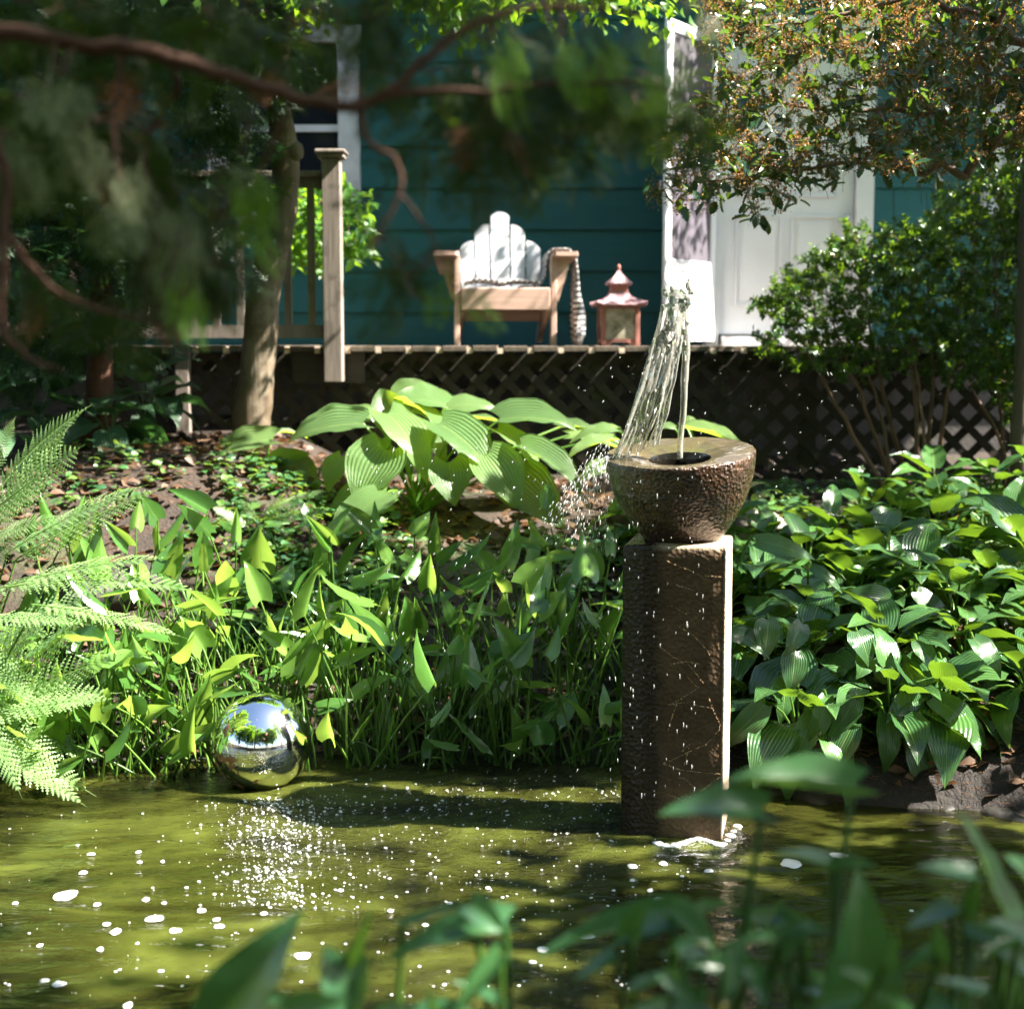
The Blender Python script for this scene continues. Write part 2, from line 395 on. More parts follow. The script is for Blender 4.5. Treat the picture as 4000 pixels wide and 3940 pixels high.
M['rock_dark'] = plain('rock_dark', (0.016, 0.013, 0.009), 0.7, 0.4, 6, 0.6, 25)
# mirror ball with flaked rust
k = NT('mirror_ball'); o = k.obj(); a = k.noise(o, 7, 6, 0.7); sx = k.n('SeparateXYZ', Vector=o)
msk = k.math('ADD', a, k.math('MULTIPLY', sx.outputs[0], -0.55)); msk = k.math('ADD', msk, k.math('MULTIPLY', sx.outputs[2], -0.25))
rm = k.ramp(msk, [(0.585, 0.0), (0.60, 1.0)])
p1 = k.bsdf(Base__Color=(0.86, 0.86, 0.85), Metallic=1.0, Roughness=k.ramp(k.noise(o, 5, 4), [(0.4, 0.035), (0.7, 0.11)]))
p2 = k.bsdf(Base__Color=k.ramp(k.noise(o, 25, 4), [(0.3, (0.16, 0.06, 0.03)), (0.7, (0.34, 0.17, 0.10))]), Roughness=0.7)
M['mirror_ball'] = k.done(k.n('MixShader', i0=rm, i1=p1.outputs[0], i2=p2.outputs[0]))
# clear water for the jet and drops
k = NT('jet_water'); p = k.bsdf(Base__Color=(0.95, 0.95, 0.86), Roughness=0.14, IOR=1.33); p.inputs['Transmission Weight'].default_value = 0.84
M['jet_water'] = k.done(p)
k = NT('drop_water'); p = k.bsdf(Base__Color=(0.95, 0.95, 0.95), Roughness=0.12, IOR=1.33); p.inputs['Transmission Weight'].default_value = 0.55
M['drop_water'] = k.done(p)
k = NT('foam'); p = k.bsdf(Base__Color=(0.62, 0.62, 0.62), Roughness=0.25); M['foam'] = k.done(p)
# murky pond: green suspended algae under a glossy rippled surface
k = NT('pond_water'); o = k.obj()
a = k.noise(k.scaled(o, (1, 1.6, 1)), 1.5, 5, 0.6, 0.8)
c = k.ramp(a, [(0.34, (0.004, 0.004, 0.0015)), (0.5, (0.020, 0.022, 0.004)), (0.68, (0.054, 0.064, 0.012))])
w1 = k.noise(k.scaled(o, (0.6, 1.3, 1)), 6, 3, 0.5, 0.5); w2 = k.noise(o, 34, 3, 0.6, 0.3); w3 = k.noise(o, 110, 2, 0.5)
gx = k.n('VectorMath', _operation='DISTANCE', i0=k.scaled(o, (1, 1.25, 1))); gx.inputs[1].default_value = (0.0, 5.45 * 1.25, 0)
near = k.n('MapRange', Value=gx.outputs['Value']); near.inputs['From Min'].default_value = 0.25; near.inputs['From Max'].default_value = 1.25; near.inputs['To Min'].default_value = 2.0; near.inputs['To Max'].default_value = 0.10
h = k.math('ADD', k.math('MULTIPLY', w1, 0.9), k.math('MULTIPLY', k.math('ADD', k.math('MULTIPLY', w2, 0.8), k.math('MULTIPLY', w3, 0.35)), near.outputs[0]))
p = k.bsdf(Base__Color=c, Roughness=0.6); p.subsurface_method = 'BURLEY'; p.inputs['Specular IOR Level'].default_value = 0.0
p.inputs['Subsurface Weight'].default_value = 1.0; p.inputs['Subsurface Radius'].default_value = (1.0, 1.0, 0.6); p.inputs['Subsurface Scale'].default_value = 0.035
nb = k.bump(h, 1.0, 0.026)
gl = k.n('BsdfGlossy', Roughness=0.03, Normal=nb); fz = k.n('Fresnel', IOR=1.36, Normal=nb)
p = k.n('MixShader', i0=fz.outputs[0], i1=p.outputs[0], i2=gl.outputs[0])
M['pond_water'] = k.done(p)
# ground
k = NT('ground'); o = k.obj()
a = k.noise(o, 4, 6, 0.65); b = k.noise(o, 45, 4, 0.6); d = k.noise(o, 1.3, 3)
c = k.ramp(k.math('ADD', k.math('MULTIPLY', a, 0.5), k.math('MULTIPLY', b, 0.5)), [(0.32, (0.008, 0.005, 0.003)), (0.5, (0.020, 0.012, 0.007)), (0.66, (0.052, 0.03, 0.018))])
c = k.mix(k.ramp(d, [(0.55, 0.0), (0.7, 0.5)]), c, (0.05, 0.075, 0.02))
gz = k.n('MapRange', Value=k.n('SeparateXYZ', Vector=o).outputs[2]); gz.inputs['From Min'].default_value = 0.10; gz.inputs['From Max'].default_value = 0.45; gz.inputs['To Min'].default_value = 0.3
c = k.mix(1.0, c, k.n('CombineXYZ', X=gz.outputs[0], Y=gz.outputs[0], Z=gz.outputs[0]).outputs[0], 'MULTIPLY')   # soil darkens towards the water
M['ground'] = k.done(k.bsdf(Base__Color=c, Roughness=0.85, Normal=k.bump(k.math('ADD', a, b), 0.8, 0.02)))
# blanket
k = NT('throw'); uv = k.n('TexCoord').outputs['UV']
v1 = k.n('TexVoronoi', Vector=k.scaled(uv, (5, 26, 1)), Scale=1.0, Randomness=0.15)
c = k.ramp(v1.outputs['Distance'], [(0.22, (0.75, 0.73, 0.73)), (0.30, (0.03, 0.03, 0.04)), (0.46, (0.03, 0.03, 0.04)), (0.54, (0.72, 0.70, 0.70))])
M['throw'] = k.done(k.bsdf(Base__Color=c, Roughness=0.9, Normal=k.bump(k.noise(uv, 200, 2), 0.3, 0.004)))
# etched amber pane of the lantern
k = NT('lantern_pane'); o = k.obj()
c = k.ramp(k.noise(o, 9, 4, 0.6), [(0.35, (0.10, 0.09, 0.055)), (0.5, (0.30, 0.27, 0.20)), (0.65, (0.46, 0.42, 0.36))])
M['lantern_pane'] = k.done(k.bsdf(Base__Color=c, Roughness=0.22))
# ------------------------------------------------------------------ ground and pond
random.seed(11)
SX = [-8, -2.6, -1.6, -0.9, 0.0, 0.55, 0.85, 1.05, 1.6, 2.4, 8]
SY = [5.2, 5.62, 5.85, 5.95, 6.05, 6.0, 5.75, 5.42, 5.30, 5.05, 4.2]
def shore(x): return float(np.interp(x, SX, SY))
def ground_z(x, y):
    d = y - shore(x)
    s = min(1.0, max(0.0, (x - 0.75) / 0.5))
    za = float(np.interp(d, [-1.2, 0, 0.25, 1.0, 1.6, 2.3, 3.5, 9], [-0.45, -0.02, 0.10, 0.36, 0.60, 0.80, 0.83, 0.83]))
    zb = float(np.interp(d, [-1.2, 0, 0.12, 0.5, 1.1, 2.2, 3.3, 9], [-0.45, -0.02, 0.12, 0.30, 0.44, 0.62, 0.80, 0.83]))
    z = lerp(za, zb, s)
    l = min(1.0, max(0.0, (-0.7 - x) / 0.9)); l = l * l * (3 - 2 * l)
    z += 0.28 * l * float(np.interp(d, [0.8, 2.0], [0.0, 1.0]))
    near = 3.05 + 0.12 * math.sin(x * 2.1)
    if y < near: z = max(z, float(np.interp(near - y, [0, 0.25, 0.8, 4], [-0.05, 0.10, 0.22, 0.30])))
    e = abs(x)
    if e > 5.5: z = max(z, min(0.8, (e - 5.5) * 0.6 - 0.2))
    z += 0.03 * (mnoise.noise(Vector((x * 1.7, y * 1.7, 3.1))) + 0.5 * mnoise.noise(Vector((x * 5, y * 5, 1.7))))
    return z
gx = np.concatenate([[-90, -50, -25, -14, -9], np.arange(-7, 7.01, 0.09), [9, 14, 25, 50, 90]])
gy = np.concatenate([[-90, -50, -20, -8, -3], np.arange(-1, 12.5, 0.09), [14, 18, 26, 50, 90]])
V = np.array([(x, y, ground_z(x, y)) for y in gy for x in gx]); nx = len(gx)
i, j = np.meshgrid(np.arange(len(gy) - 1), np.arange(nx - 1), indexing='ij'); a = (i * nx + j).ravel()
gm = raw_mesh('ground', V, np.stack([a, a + 1, a + nx + 1, a + nx], 1)); gm.materials.append(M['ground']); smooth(gm)
tag(link('ground', gm), 'brown garden soil sloping down to the pond', 'ground', kind='structure')

# pond surface with modelled ripples where the spray falls
wx = np.concatenate([np.arange(-7, -2.6, 0.2), np.arange(-2.6, 2.6, 0.02), np.arange(2.6, 6.6, 0.2)])
wy = np.concatenate([np.arange(2.6, 3.4, 0.1), np.arange(3.4, 6.4, 0.02), np.arange(6.4, 6.8, 0.2)])
def rip(x, y):
    d = math.hypot(x - 0.05, (y - 5.45) * 1.3)
    am = 0.0018 + 0.0110 * math.exp(-(d / 0.75) ** 2)
    r = math.hypot(x - 0.55, y - 5.15)
    return am * mnoise.noise(Vector((x * 13, y * 15, 0.0))) + 0.5 * am * mnoise.noise(Vector((x * 29, y * 31, 5.0))) + 0.0012 * math.sin(r * 42) * math.exp(-r * 0.9)
V = np.array([(x, y, rip(x, y)) for y in wy for x in wx]); nx = len(wx)
i, j = np.meshgrid(np.arange(len(wy) - 1), np.arange(nx - 1), indexing='ij'); a = (i * nx + j).ravel()
wm_ = raw_mesh('pond_water', V, np.stack([a, a + 1, a + nx + 1, a + nx], 1)); wm_.materials.append(M['pond_water']); smooth(wm_)
tag(link('pond_water', wm_), 'murky green pond water rippled by the fountain', 'pond', kind='structure')

# ------------------------------------------------------------------ house
WY = 11.6
DZ = H - 0.015                                     # deck top
house = thing('house', (0, WY, 0.8), 'teal clapboard house with a white door behind the deck', 'house')
MB().box((0, WY + 3.05, 3.15), (12, 6, 3.2)).build('wall', M['teal'], house)
MB().box((0, WY + 2.95, 1.09), (11.8, 5.7, 0.91)).build('foundation', M['foundation'], house)
rf = MB()
rf.add([(-6.5, WY - 0.55, 4.75), (6.5, WY - 0.55, 4.75), (6.5, WY + 3, 6.6), (-6.5, WY + 3, 6.6), (-6.5, WY - 0.55, 4.60), (6.5, WY - 0.55, 4.60), (6.5, WY + 3, 6.45), (-6.5, WY + 3, 6.45), (-6.5, WY + 6.6, 4.75), (6.5, WY + 6.6, 4.75), (-6.5, WY + 6.6, 4.6), (6.5, WY + 6.6, 4.6)],
       [(0, 1, 2, 3), (4, 7, 6, 5), (0, 4, 5, 1), (3, 2, 9, 8), (7, 10, 11, 6), (8, 9, 11, 10), (0, 3, 7, 4), (3, 8, 10, 7), (1, 5, 6, 2), (2, 6, 11, 9)])
rf.build('roof', M['roof'], house)
def wpx(px, y=WY): return (px - 2000) / FPX * y    # X of a pixel column on the wall (cos terms cancel closely)
def X_(px, Y, py=1342): return P(px, py, Y).x
def Z_(py, Y): return P(2000, py, Y).z
# siding boards, each lapped over the one below
door_l, door_r = X_(2795, WY, 800), X_(3385, WY, 800)
row_z = [Z_(1342 - 10 + 0, WY)]
z0 = Z_(1320, WY) - 0.309 * 2
me_cache = {}
def board_mesh(L, h):
    key = (round(L, 3), round(h, 3))
    if key not in me_cache:
        m = MB(); t0, t1 = 0.012, 0.034
        m.add([(0, 0, 0), (L, 0, 0), (L, 0, h), (0, 0, h), (0, -t1, 0), (L, -t1, 0), (L, -t0, h), (0, -t0, h)],
              [(4, 5, 6, 7), (0, 4, 7, 3), (1, 2, 6, 5), (0, 1, 5, 4), (3, 7, 6, 2), (0, 3, 2, 1)])
        me = m.mesh('siding_board'); me.materials.append(M['teal']); me_cache[key] = me
    return me_cache[key]
for r in range(0, 12):
    zz = DZ - 0.055 + r * 0.309
    spans = [(-5.9, -2.75 + 0.4 * (r % 2)), (-2.75 + 0.4 * (r % 2) + 0.004, door_l - 0.06)]
    xr = door_r + 0.03
    stops = [xr] + [xr + 0.18 + 0.17 * ((r * 7) % 3) + q * 0.62 for q in range(6)]
    spans += [(stops[q] + 0.004, stops[q + 1]) for q in range(6)]
    for (xa, xb) in spans:
        link('siding_board', board_mesh(xb - xa, 0.318), house, Matrix.Translation((xa, WY + 0.05 - 0.001 * ((r + 2) % 2), zz)))
# casing round the doorway
YF = WY - 0.055
dt = Z_(150, WY)
cb = MB(); cb.box((door_l - 0.03, YF, (DZ + dt) / 2), (0.10, 0.10, dt - DZ)); cb.build('door_casing', M['white_paint'], house)
cb = MB(); cb.box((door_r - 0.035, YF, (DZ + dt) / 2), (0.13, 0.10, dt - DZ)); cb.build('door_casing', M['white_paint'], house)
cb = MB(); cb.box(((door_l + door_r) / 2, YF - 0.004, dt + 0.07), (door_r - door_l + 0.20, 0.11, 0.14)); cb.build('door_casing', M['white_paint'], house)
MB().box(((door_l + door_r) / 2 - 0.03, YF - 0.03, DZ + 0.035), (door_r - door_l - 0.15, 0.14, 0.07)).build('threshold', M['white_paint'], house)
# main door with sunken panels
dx0, dx1 = door_l + 0.025, door_r - 0.105
db, dtp = DZ + 0.085, dt - 0.005
door = MB().box(((dx0 + dx1) / 2, WY - 0.02, (db + dtp) / 2), (dx1 - dx0, 0.045, dtp - db), bev=0.004).build('door', M['white_paint'], house)
W = dx1 - dx0
for (u0, u1) in ((0.13, 0.46), (0.54, 0.87)):
    for (v0, v1) in ((0.10, 0.40), (0.47, 0.80), (0.85, 0.95)):
        xa, xb = dx0 + W * u0, dx0 + W * u1; za, zb = db + (dtp - db) * v0, db + (dtp - db) * v1
        m = MB(); y = WY - 0.044
        for (ax, az, bx, bz) in ((xa, za, xb, za), (xb, za, xb, zb), (xb, zb, xa, zb), (xa, zb, xa, za)):
            m.bar((ax, y, az), (bx, y, bz), 0.014, 0.026, up=(0, 1, 0), bev=0.003)
        m.box(((xa + xb) / 2, y, (za + zb) / 2), (xb - xa - 0.08, 0.012, zb - za - 0.08), bev=0.005)
        m.build('panel', M['white_paint'], door)
dk = MB().lathe([(0.0, 0), (0.018, 0.0), (0.014, 0.03), (0.028, 0.045), (0.028, 0.06), (0.012, 0.072)], 12); ko = dk.build('door_knob', M['metal'], None, True)
ko.matrix_basis = Matrix.Translation((dx1 - 0.07, WY - 0.045, DZ + 0.95)) @ Matrix.Rotation(R(90), 4, 'X'); attach(ko, door)
# storm door swung open towards the garden, hinged on the left jamb
hx, hy = X_(2792, WY - 0.11, 800), WY - 0.115
ang = R(58); dirv = Vector((-math.cos(ang), -math.sin(ang), 0)); SWd = 0.84
sb, st_ = DZ + 0.03, dt - 0.02
Rz = Matrix((dirv, Vector((-dirv.y, dirv.x, 0)), Vector((0, 0, 1)))).transposed()
def sbox(m, u0, u1, z0_, z1, th=0.03, off=0.0, bev=0.004):
    c = Vector((hx, hy, 0)) + dirv * ((u0 + u1) / 2) + Rz @ Vector((0, off, 0)); c.z = (z0_ + z1) / 2
    m.box(c, (u1 - u0, th, z1 - z0_), Rz, bev)
m = MB(); sbox(m, 0, 0.085, sb, st_); sbox(m, SWd - 0.085, SWd, sb, st_)
z1, z2 = sb + 0.50, sb + 0.58; zm = sb + 1.28
sbox(m, 0.086, SWd - 0.086, sb, sb + 0.07); sbox(m, 0.086, SWd - 0.086, z1, z2); sbox(m, 0.086, SWd - 0.086, zm, zm + 0.05); sbox(m, 0.086, SWd - 0.086, st_ - 0.08, st_)
storm = m.build('storm_door', M['white_paint'], house)
m = MB(); sbox(m, 0.087, SWd - 0.087, sb + 0.071, z1 - 0.001, 0.012); m.build('kick_panel', M['white_paint'], storm)
m = MB(); sbox(m, 0.087, SWd - 0.087, z2 + 0.001, zm - 0.001, 0.006, bev=0); m.build('screen', M['screen'], storm)
m = MB(); sbox(m, 0.087, SWd - 0.087, zm + 0.051, st_ - 0.081, 0.006, bev=0); m.build('screen', M['screen'], storm)
m = MB()
e = Vector((hx, hy, 0)) + dirv * (SWd - 0.03); nn = Rz @ Vector((0, 1, 0))
if nn.x > 0: nn = -nn
m.tube([e + Vector((0, 0, DZ + 1.03)) + nn * 0.015, e + Vector((0, 0, DZ + 1.03)) + nn * 0.05, e + Vector((0, 0, DZ + 1.15)) + nn * 0.05, e + Vector((0, 0, DZ + 1.15)) + nn * 0.015], 0.008, 8)
m.build('handle', M['metal'], storm, True)
# windows
def window(x0, x1, z0, z1, name='window'):
    y = WY - 0.03
    m = MB(); cw = 0.155
    m.box(((x0 + cw / 2), y, (z0 + z1) / 2), (cw, 0.10, z1 - z0)); m.box((x1 - cw / 2, y, (z0 + z1) / 2), (cw, 0.10, z1 - z0))
    m.box(((x0 + x1) / 2, y - 0.003, z1 + 0.06), (x1 - x0 + 0.04, 0.11, 0.12))
    fr = m.build(name, M['old_white'], house)
    MB().box(((x0 + x1) / 2, y - 0.02, z0 - 0.02), (x1 - x0 + 0.06, 0.15, 0.04), bev=0.004).build('sill', M['old_white'], fr)
    mid = (z0 + z1) / 2
    MB().box(((x0 + x1) / 2, y + 0.01, mid), (x1 - x0 - 2 * cw - 0.004, 0.05, 0.05)).build('sash_rail', M['old_white'], fr)
    for za, zb in ((z0, mid - 0.026), (mid + 0.026, z1)):
        MB().box(((x0 + x1) / 2, y + 0.015, (za + zb) / 2), (x1 - x0 - 2 * cw - 0.004, 0.012, zb - za)).build('pane', M['dark_glass'], fr)
window(X_(820, WY, 700), X_(1408, WY, 700), Z_(835, WY), Z_(835, WY) + 1.25)
window(X_(3835, WY, 700), X_(4350, WY, 700), Z_(830, WY), Z_(830, WY) + 1.15)

# ------------------------------------------------------------------ deck
DY = 9.6
deck = thing('deck', (0, DY, 0.8), 'raised weathered timber deck with lattice skirt in front of the teal house', 'deck')
bm_ = MB().box((0, (WY - 0.02 - DY) / 2, -0.0165), (0.156, WY - 0.02 - DY, 0.033), bev=0.003).mesh('deck_board'); bm_.materials.append(M['deck_wood'])
sp_ = MB().box((0, 0.03, -0.024), (0.034, 0.05, 0.034)).mesh('sun_spot_block'); sp_.materials.append(M['sun_spot_wood'])  # added blocks that paint the spots of sunlight between boards
off = X_(1775, DY) - 0.192 / 2
for q in range(-23, 22):
    xb = off + q * 0.192 + 0.096
    link('deck_board', bm_, deck, Matrix.Translation((xb, DY + rnd(-0.006, 0.006), DZ + rnd(-0.002, 0.001))))
    link('sun_spot_block', sp_, deck, Matrix.Translation((xb + 0.096, DY - 0.004, DZ - 0.004 + rnd(-0.003, 0.002))))
MB().box((-0.1, DY + 0.20, DZ - 0.10), (8.9, 0.04, 0.12)).build('rim_joist', M['deck_dark'], deck)
for xs in (-3.4, -1.75, X_(1440, DY), 0.55, 1.9, 3.3):
    MB().box((xs, DY + 0.17, (DZ + 0.55) / 2 - 0.02), (0.10, 0.09, DZ - 0.60)).build('support_post', M['deck_dark'], deck)
# lattice skirt
lz0, lz1 = 0.66, DZ - 0.045; lh = lz1 - lz0
latt = MB().box((0.1 + 1.35, DY + 0.135, lz1 - 0.03), (6.6, 0.03, 0.05)).build('lattice_frame', M['deck_dark'], deck)
sl_len = lh * math.sqrt(2)
for s_ in (-1, 1):
    m = MB().bar((-s_ * lh / 2, 0, -lh / 2), (s_ * lh / 2, 0, lh / 2), 0.009, 0.052, up=(-s_ * 1.0, 0, 1.0))
    me = m.mesh('lattice_slat'); me.materials.append(M['lattice_wood'])
    for q in range(36):
        xx = -2.4 + q * 0.190
        link('lattice_slat', me, latt, Matrix.Translation((xx, DY + 0.105 + 0.006 * s_, lz0 + lh / 2)))
# railing on the left of the deck
RY = DY - 0.012
px0, px1 = X_(1265, RY - 0.05), X_(1345, RY - 0.05); pc = (px0 + px1) / 2; pw = 0.115
zt, zb_ = Z_(622, RY - 0.05), Z_(1492, RY - 0.05)
post = MB().box((pc, RY - 0.06, (zt + zb_) / 2), (pw, pw, zt - zb_), bev=0.006).build('railing_post', M['rail_wood'], deck)
m = MB().box((pc, RY - 0.06, zt + 0.012), (pw + 0.05, pw + 0.05, 0.024), bev=0.006)
m.box((pc, RY - 0.06, zt + 0.038), (pw + 0.075, pw + 0.075, 0.026), bev=0.008); m.build('post_cap', M['rail_wood'], post)
MB().box((pc - 0.05, DY + 0.06, DZ - 0.135), (0.46, 0.03, 0.20)).build('post_bracket_board', M['deck_dark'], deck)
rl = -4.3
MB().box(((rl + px0) / 2, RY - 0.06, Z_(685, RY)), (px0 - rl - 0.004, 0.09, 0.035), bev=0.004).build('top_rail', M['rail_wood'], deck)
MB().box(((rl + px0) / 2, RY - 0.05, Z_(715, RY)), (px0 - rl - 0.004, 0.04, 0.075)).build('top_rail', M['rail_wood'], deck)
MB().box(((rl + px0) / 2, RY - 0.05, Z_(1295, RY)), (px0 - rl - 0.004, 0.04, 0.08)).build('bottom_rail', M['rail_wood'], deck)
zA, zB = Z_(1295, RY) + 0.041, Z_(715, RY) - 0.0385
bal = MB().box((0, 0, (zA + zB) / 2), (0.045, 0.036, zB - zA)).mesh('baluster'); bal.materials.append(M['rail_wood'])
for q in range(18):
    xb = X_(1225, RY) - q * 0.148
    if xb > rl: link('baluster', bal, deck, Matrix.Translation((xb, RY - 0.05, 0)))
# short support post showing left of the tree trunk
MB().box((X_(712, DY - 0.02), DY - 0.01, (Z_(1345, DY) + 0.9) / 2), (0.085, 0.085, Z_(1345, DY) - 0.9), bev=0.004).build('support_post', M['rail_wood'], deck)

# ------------------------------------------------------------------ Adirondack chair
cx, cyy = X_(1975, 10.25), 10.25
chair = thing('adirondack_chair', (cx, cyy, DZ), 'white slat-back wooden garden armchair with warm sunlight painted pink on its apron on the deck', 'chair')
def cpart(m, name, mat, parent=chair, sm=False):
    o = m.build(name, mat, None, sm); o.matrix_basis = Matrix.Translation((cx, cyy, DZ)) @ Matrix.Rotation(R(4), 4, 'Z'); attach(o, parent); return o
for s_ in (-1, 1):
    cpart(MB().box((s_ * 0.325, 0.05, 0.30), (0.036, 0.105, 0.598), bev=0.004), 'front_leg', M['chair_wood_sunlit'])
    m = MB(); pts = [(0.02, 0.34), (0.02, 0.22), (0.62, 0.02), (0.78, 0.02), (0.78, 0.06), (0.30, 0.30)]
    v = [(s_ * 0.285 - 0.014, y, z) for y, z in pts] + [(s_ * 0.285 + 0.014, y, z) for y, z in pts]; n = len(pts)
    m.add(v, [tuple(range(n)), tuple(reversed(range(n, 2 * n)))] + [(i, (i + 1) % n + 0, (i + 1) % n + n, i + n) for i in range(n)])
    cpart(m, 'rear_leg', M['chair_wood_sunlit'])
    m = MB(); xo = s_ * 0.395
    ol = [(-0.082, -0.05), (0.060, -0.05), (0.082, -0.03), (0.082, 0.28), (0.035, 0.62), (-0.03, 0.64), (-0.06, 0.30), (-0.090, -0.02)]
    if s_ > 0: ol = [(-a, b) for a, b in reversed(ol)]
    n = len(ol); zf = lambda y: 0.612 - 0.10 * max(0, y) / 0.64
    v = [(xo + a, b, zf(b) - 0.014) for a, b in ol] + [(xo + a, b, zf(b) + 0.014) for a, b in ol]
    m.add(v, [tuple(reversed(range(n))), tuple(range(n, 2 * n))] + [(i, (i + 1) % n, (i + 1) % n + n, i + n) for i in range(n)])
    cpart(m, 'arm', M['chair_wood_sunlit'])
    m = MB(); tri = [(0.345, 0.595), (0.435, 0.595), (0.425, 0.52), (0.36, 0.30), (0.345, 0.30)]; n = 5
    v = [(s_ * a, 0.03, z) for a, z in tri] + [(s_ * a, 0.055, z) for a, z in tri]
    m.add(v, [tuple(range(n)), tuple(reversed(range(n, 2 * n)))] + [(i, (i + 1) % n, (i + 1) % n + n, i + n) for i in range(n)])
    cpart(m, 'arm_bracket', M['chair_wood_sunlit'])
cpart(MB().box((0, -0.012, 0.312), (0.60, 0.024, 0.148), bev=0.006), 'apron', M['chair_wood_sunlit'])
cpart(MB().box((0, 0.40, 0.205), (0.545, 0.03, 0.07)), 'stretcher', M['chair_wood_sunlit'])
for q in range(5):
    y = 0.05 + q * 0.098; cpart(MB().box((0, y, 0.378 - y * 0.28), (0.60, 0.085, 0.022), Matrix.Rotation(R(-15.6), 3, 'X'), bev=0.004), 'seat_slat', M['chair_white_shaded'])
ws = [0.098, 0.098, 0.132, 0.098, 0.098]; hs = [0.52, 0.64, 0.735, 0.64, 0.52]; x = -sum(ws) / 2 - 0.012
lean = R(15)
for q in range(5):
    w, h = ws[q], hs[q]; xc = x + w / 2; x += w + 0.006
    ol = [(-w / 2 * 0.93, 0.0), (w / 2 * 0.93, 0.0)]
    na = 8
    for t in range(na + 1):
        u = 1 - 2 * t / na
        drop = {0: (1 + u) * 0.5, 1: (1 + u) * 0.5, 2: 1.0, 3: (1 - u) * 0.5, 4: (1 - u) * 0.5}[q]
        if q == 2: zz = h - 0.03 * u * u
        else:
            e_ = (1 - u) / 2 if q < 2 else (1 + u) / 2
            zz = h - 0.052 * e_ ** 2.2 - 0.012 * e_ ** 6
        ol.append((u * w / 2, zz))
    n = len(ol)
    fan = (q - 2) * 0.012
    pt = lambda a, z, d: (xc + a + fan * z, 0.47 + math.sin(lean) * z + d * math.cos(lean), 0.235 + math.cos(lean) * z - d * math.sin(lean))
    v = [pt(a, z, 0) for a, z in ol] + [pt(a, z, 0.02) for a, z in ol]
    m = MB(); m.add(v, [tuple(range(n)), tuple(reversed(range(n, 2 * n)))] + [(i, (i + 1) % n, (i + 1) % n + n, i + n) for i in range(n)])
    sl_ = cpart(m, 'back_slat', M['chair_white_shaded'])
    for zz in (0.19, 0.36):
        for a in (-0.25, 0.25):
            c_ = Vector(pt(a * w, zz, -0.001)); m = MB().box(c_, (0.007, 0.004, 0.007)); cpart(m, 'screw', M['metal'], sl_)
for zz in (0.19, 0.36):
    y = 0.47 + math.sin(lean) * zz + 0.032; cpart(MB().box((0, y, 0.235 + math.cos(lean) * zz), (0.52, 0.024, 0.055), Matrix.Rotation(-lean, 3, 'X')), 'back_brace', M['chair_white_shaded'])

# throw draped over seat and right arm
def ribbon(path, y0, y1, amp, nseg=14, seed=0, yw=0.0):
    pts = [Vector(p) for p in path]; out = []; L = 0; rows = []
    dense = []
    for a, b in zip(pts[:-1], pts[1:]):
        for t in np.linspace(0, 1, 6)[:-1]: dense.append(a.lerp(b, t))
    dense.append(pts[-1])
    prev = None
    for p in dense:
        if prev is not None: L += (p - prev).length
        rows.append((p, L)); prev = p
    V, F, UV = [], [], []
    for i, (p, l) in enumerate(rows):
        t = (rows[min(i + 1, len(rows) - 1)][0] - rows[max(i - 1, 0)][0]).normalized(); nrm = Vector((-t.z, 0, t.x))
        for j in range(nseg + 1):
            u = j / nseg; w = amp(l / L) * math.sin(u * 19 + seed + l * 3) + 0.3 * amp(l / L) * math.sin(u * 43 + l * 9)
            q = p + nrm * w; V.append((q.x, lerp(y0, y1, u) + yw * math.sin(l * 8), q.z)); UV.append((u, l))
    n = nseg + 1
    for i in range(len(rows) - 1):
        for j in range(nseg): a = i * n + j; F.append((a, a + 1, a + n + 1, a + n))
    return V, F, UV
V1, F1, U1 = ribbon([(0.10, 0, 0.395), (0.24, 0, 0.40), (0.288, 0, 0.47), (0.30, 0, 0.62), (0.34, 0, 0.652), (0.44, 0, 0.652), (0.488, 0, 0.60), (0.50, 0, 0.40), (0.515, 0, 0.2), (0.52, 0, 0.055)], 0.16, 0.46, lambda t: 0.004 + 0.11 * max(0, min(0.3, t - 0.52)), 16, 0.3)
V2, F2, U2 = ribbon([(-0.27, 0, 0.415), (-0.2, 0, 0.432), (-0.1, 0, 0.428), (-0.02, 0, 0.412), (0.06, 0, 0.430), (0.15, 0, 0.428), (0.24, 0, 0.42)], 0.01, 0.30, lambda t: 0.010, 14, 1.3)
k_ = len(V1); V = V1 + V2; F = F1 + [tuple(i + k_ for i in f) for f in F2]; U = U1 + U2
fr_ = []
for q in range(40):                                # fringe
    yy = 0.165 + 0.29 * q / 39; kk = len(V); z = 0.06; xo = 0.52 + 0.02 * math.sin(q * 0.5)
    V += [(xo - 0.002, yy, z), (xo + 0.002, yy + 0.003, z), (xo + rnd(-0.01, 0.01), yy, z - rnd(0.035, 0.055))]; U += [(0.1, 0.1)] * 3; fr_.append((kk, kk + 1, kk + 2))
me = raw_mesh('throw_blanket', V, [np.array(F), np.array(fr_)])
l = me.uv_layers.new(name='UVMap'); idx = np.empty(len(me.loops), int); me.loops.foreach_get('vertex_index', idx); l.data.foreach_set('uv', np.array(U, np.float32)[idx].ravel())
me.materials.append(M['throw']); smooth(me)
tb = link('throw_blanket', me, None, Matrix.Translation((cx, cyy, DZ)) @ Matrix.Rotation(R(4), 4, 'Z'))
so = tb.modifiers.new('thickness', 'SOLIDIFY'); so.thickness = 0.006
tag(tb, 'black and white patterned throw draped over the armchair seat and arm', 'blanket')

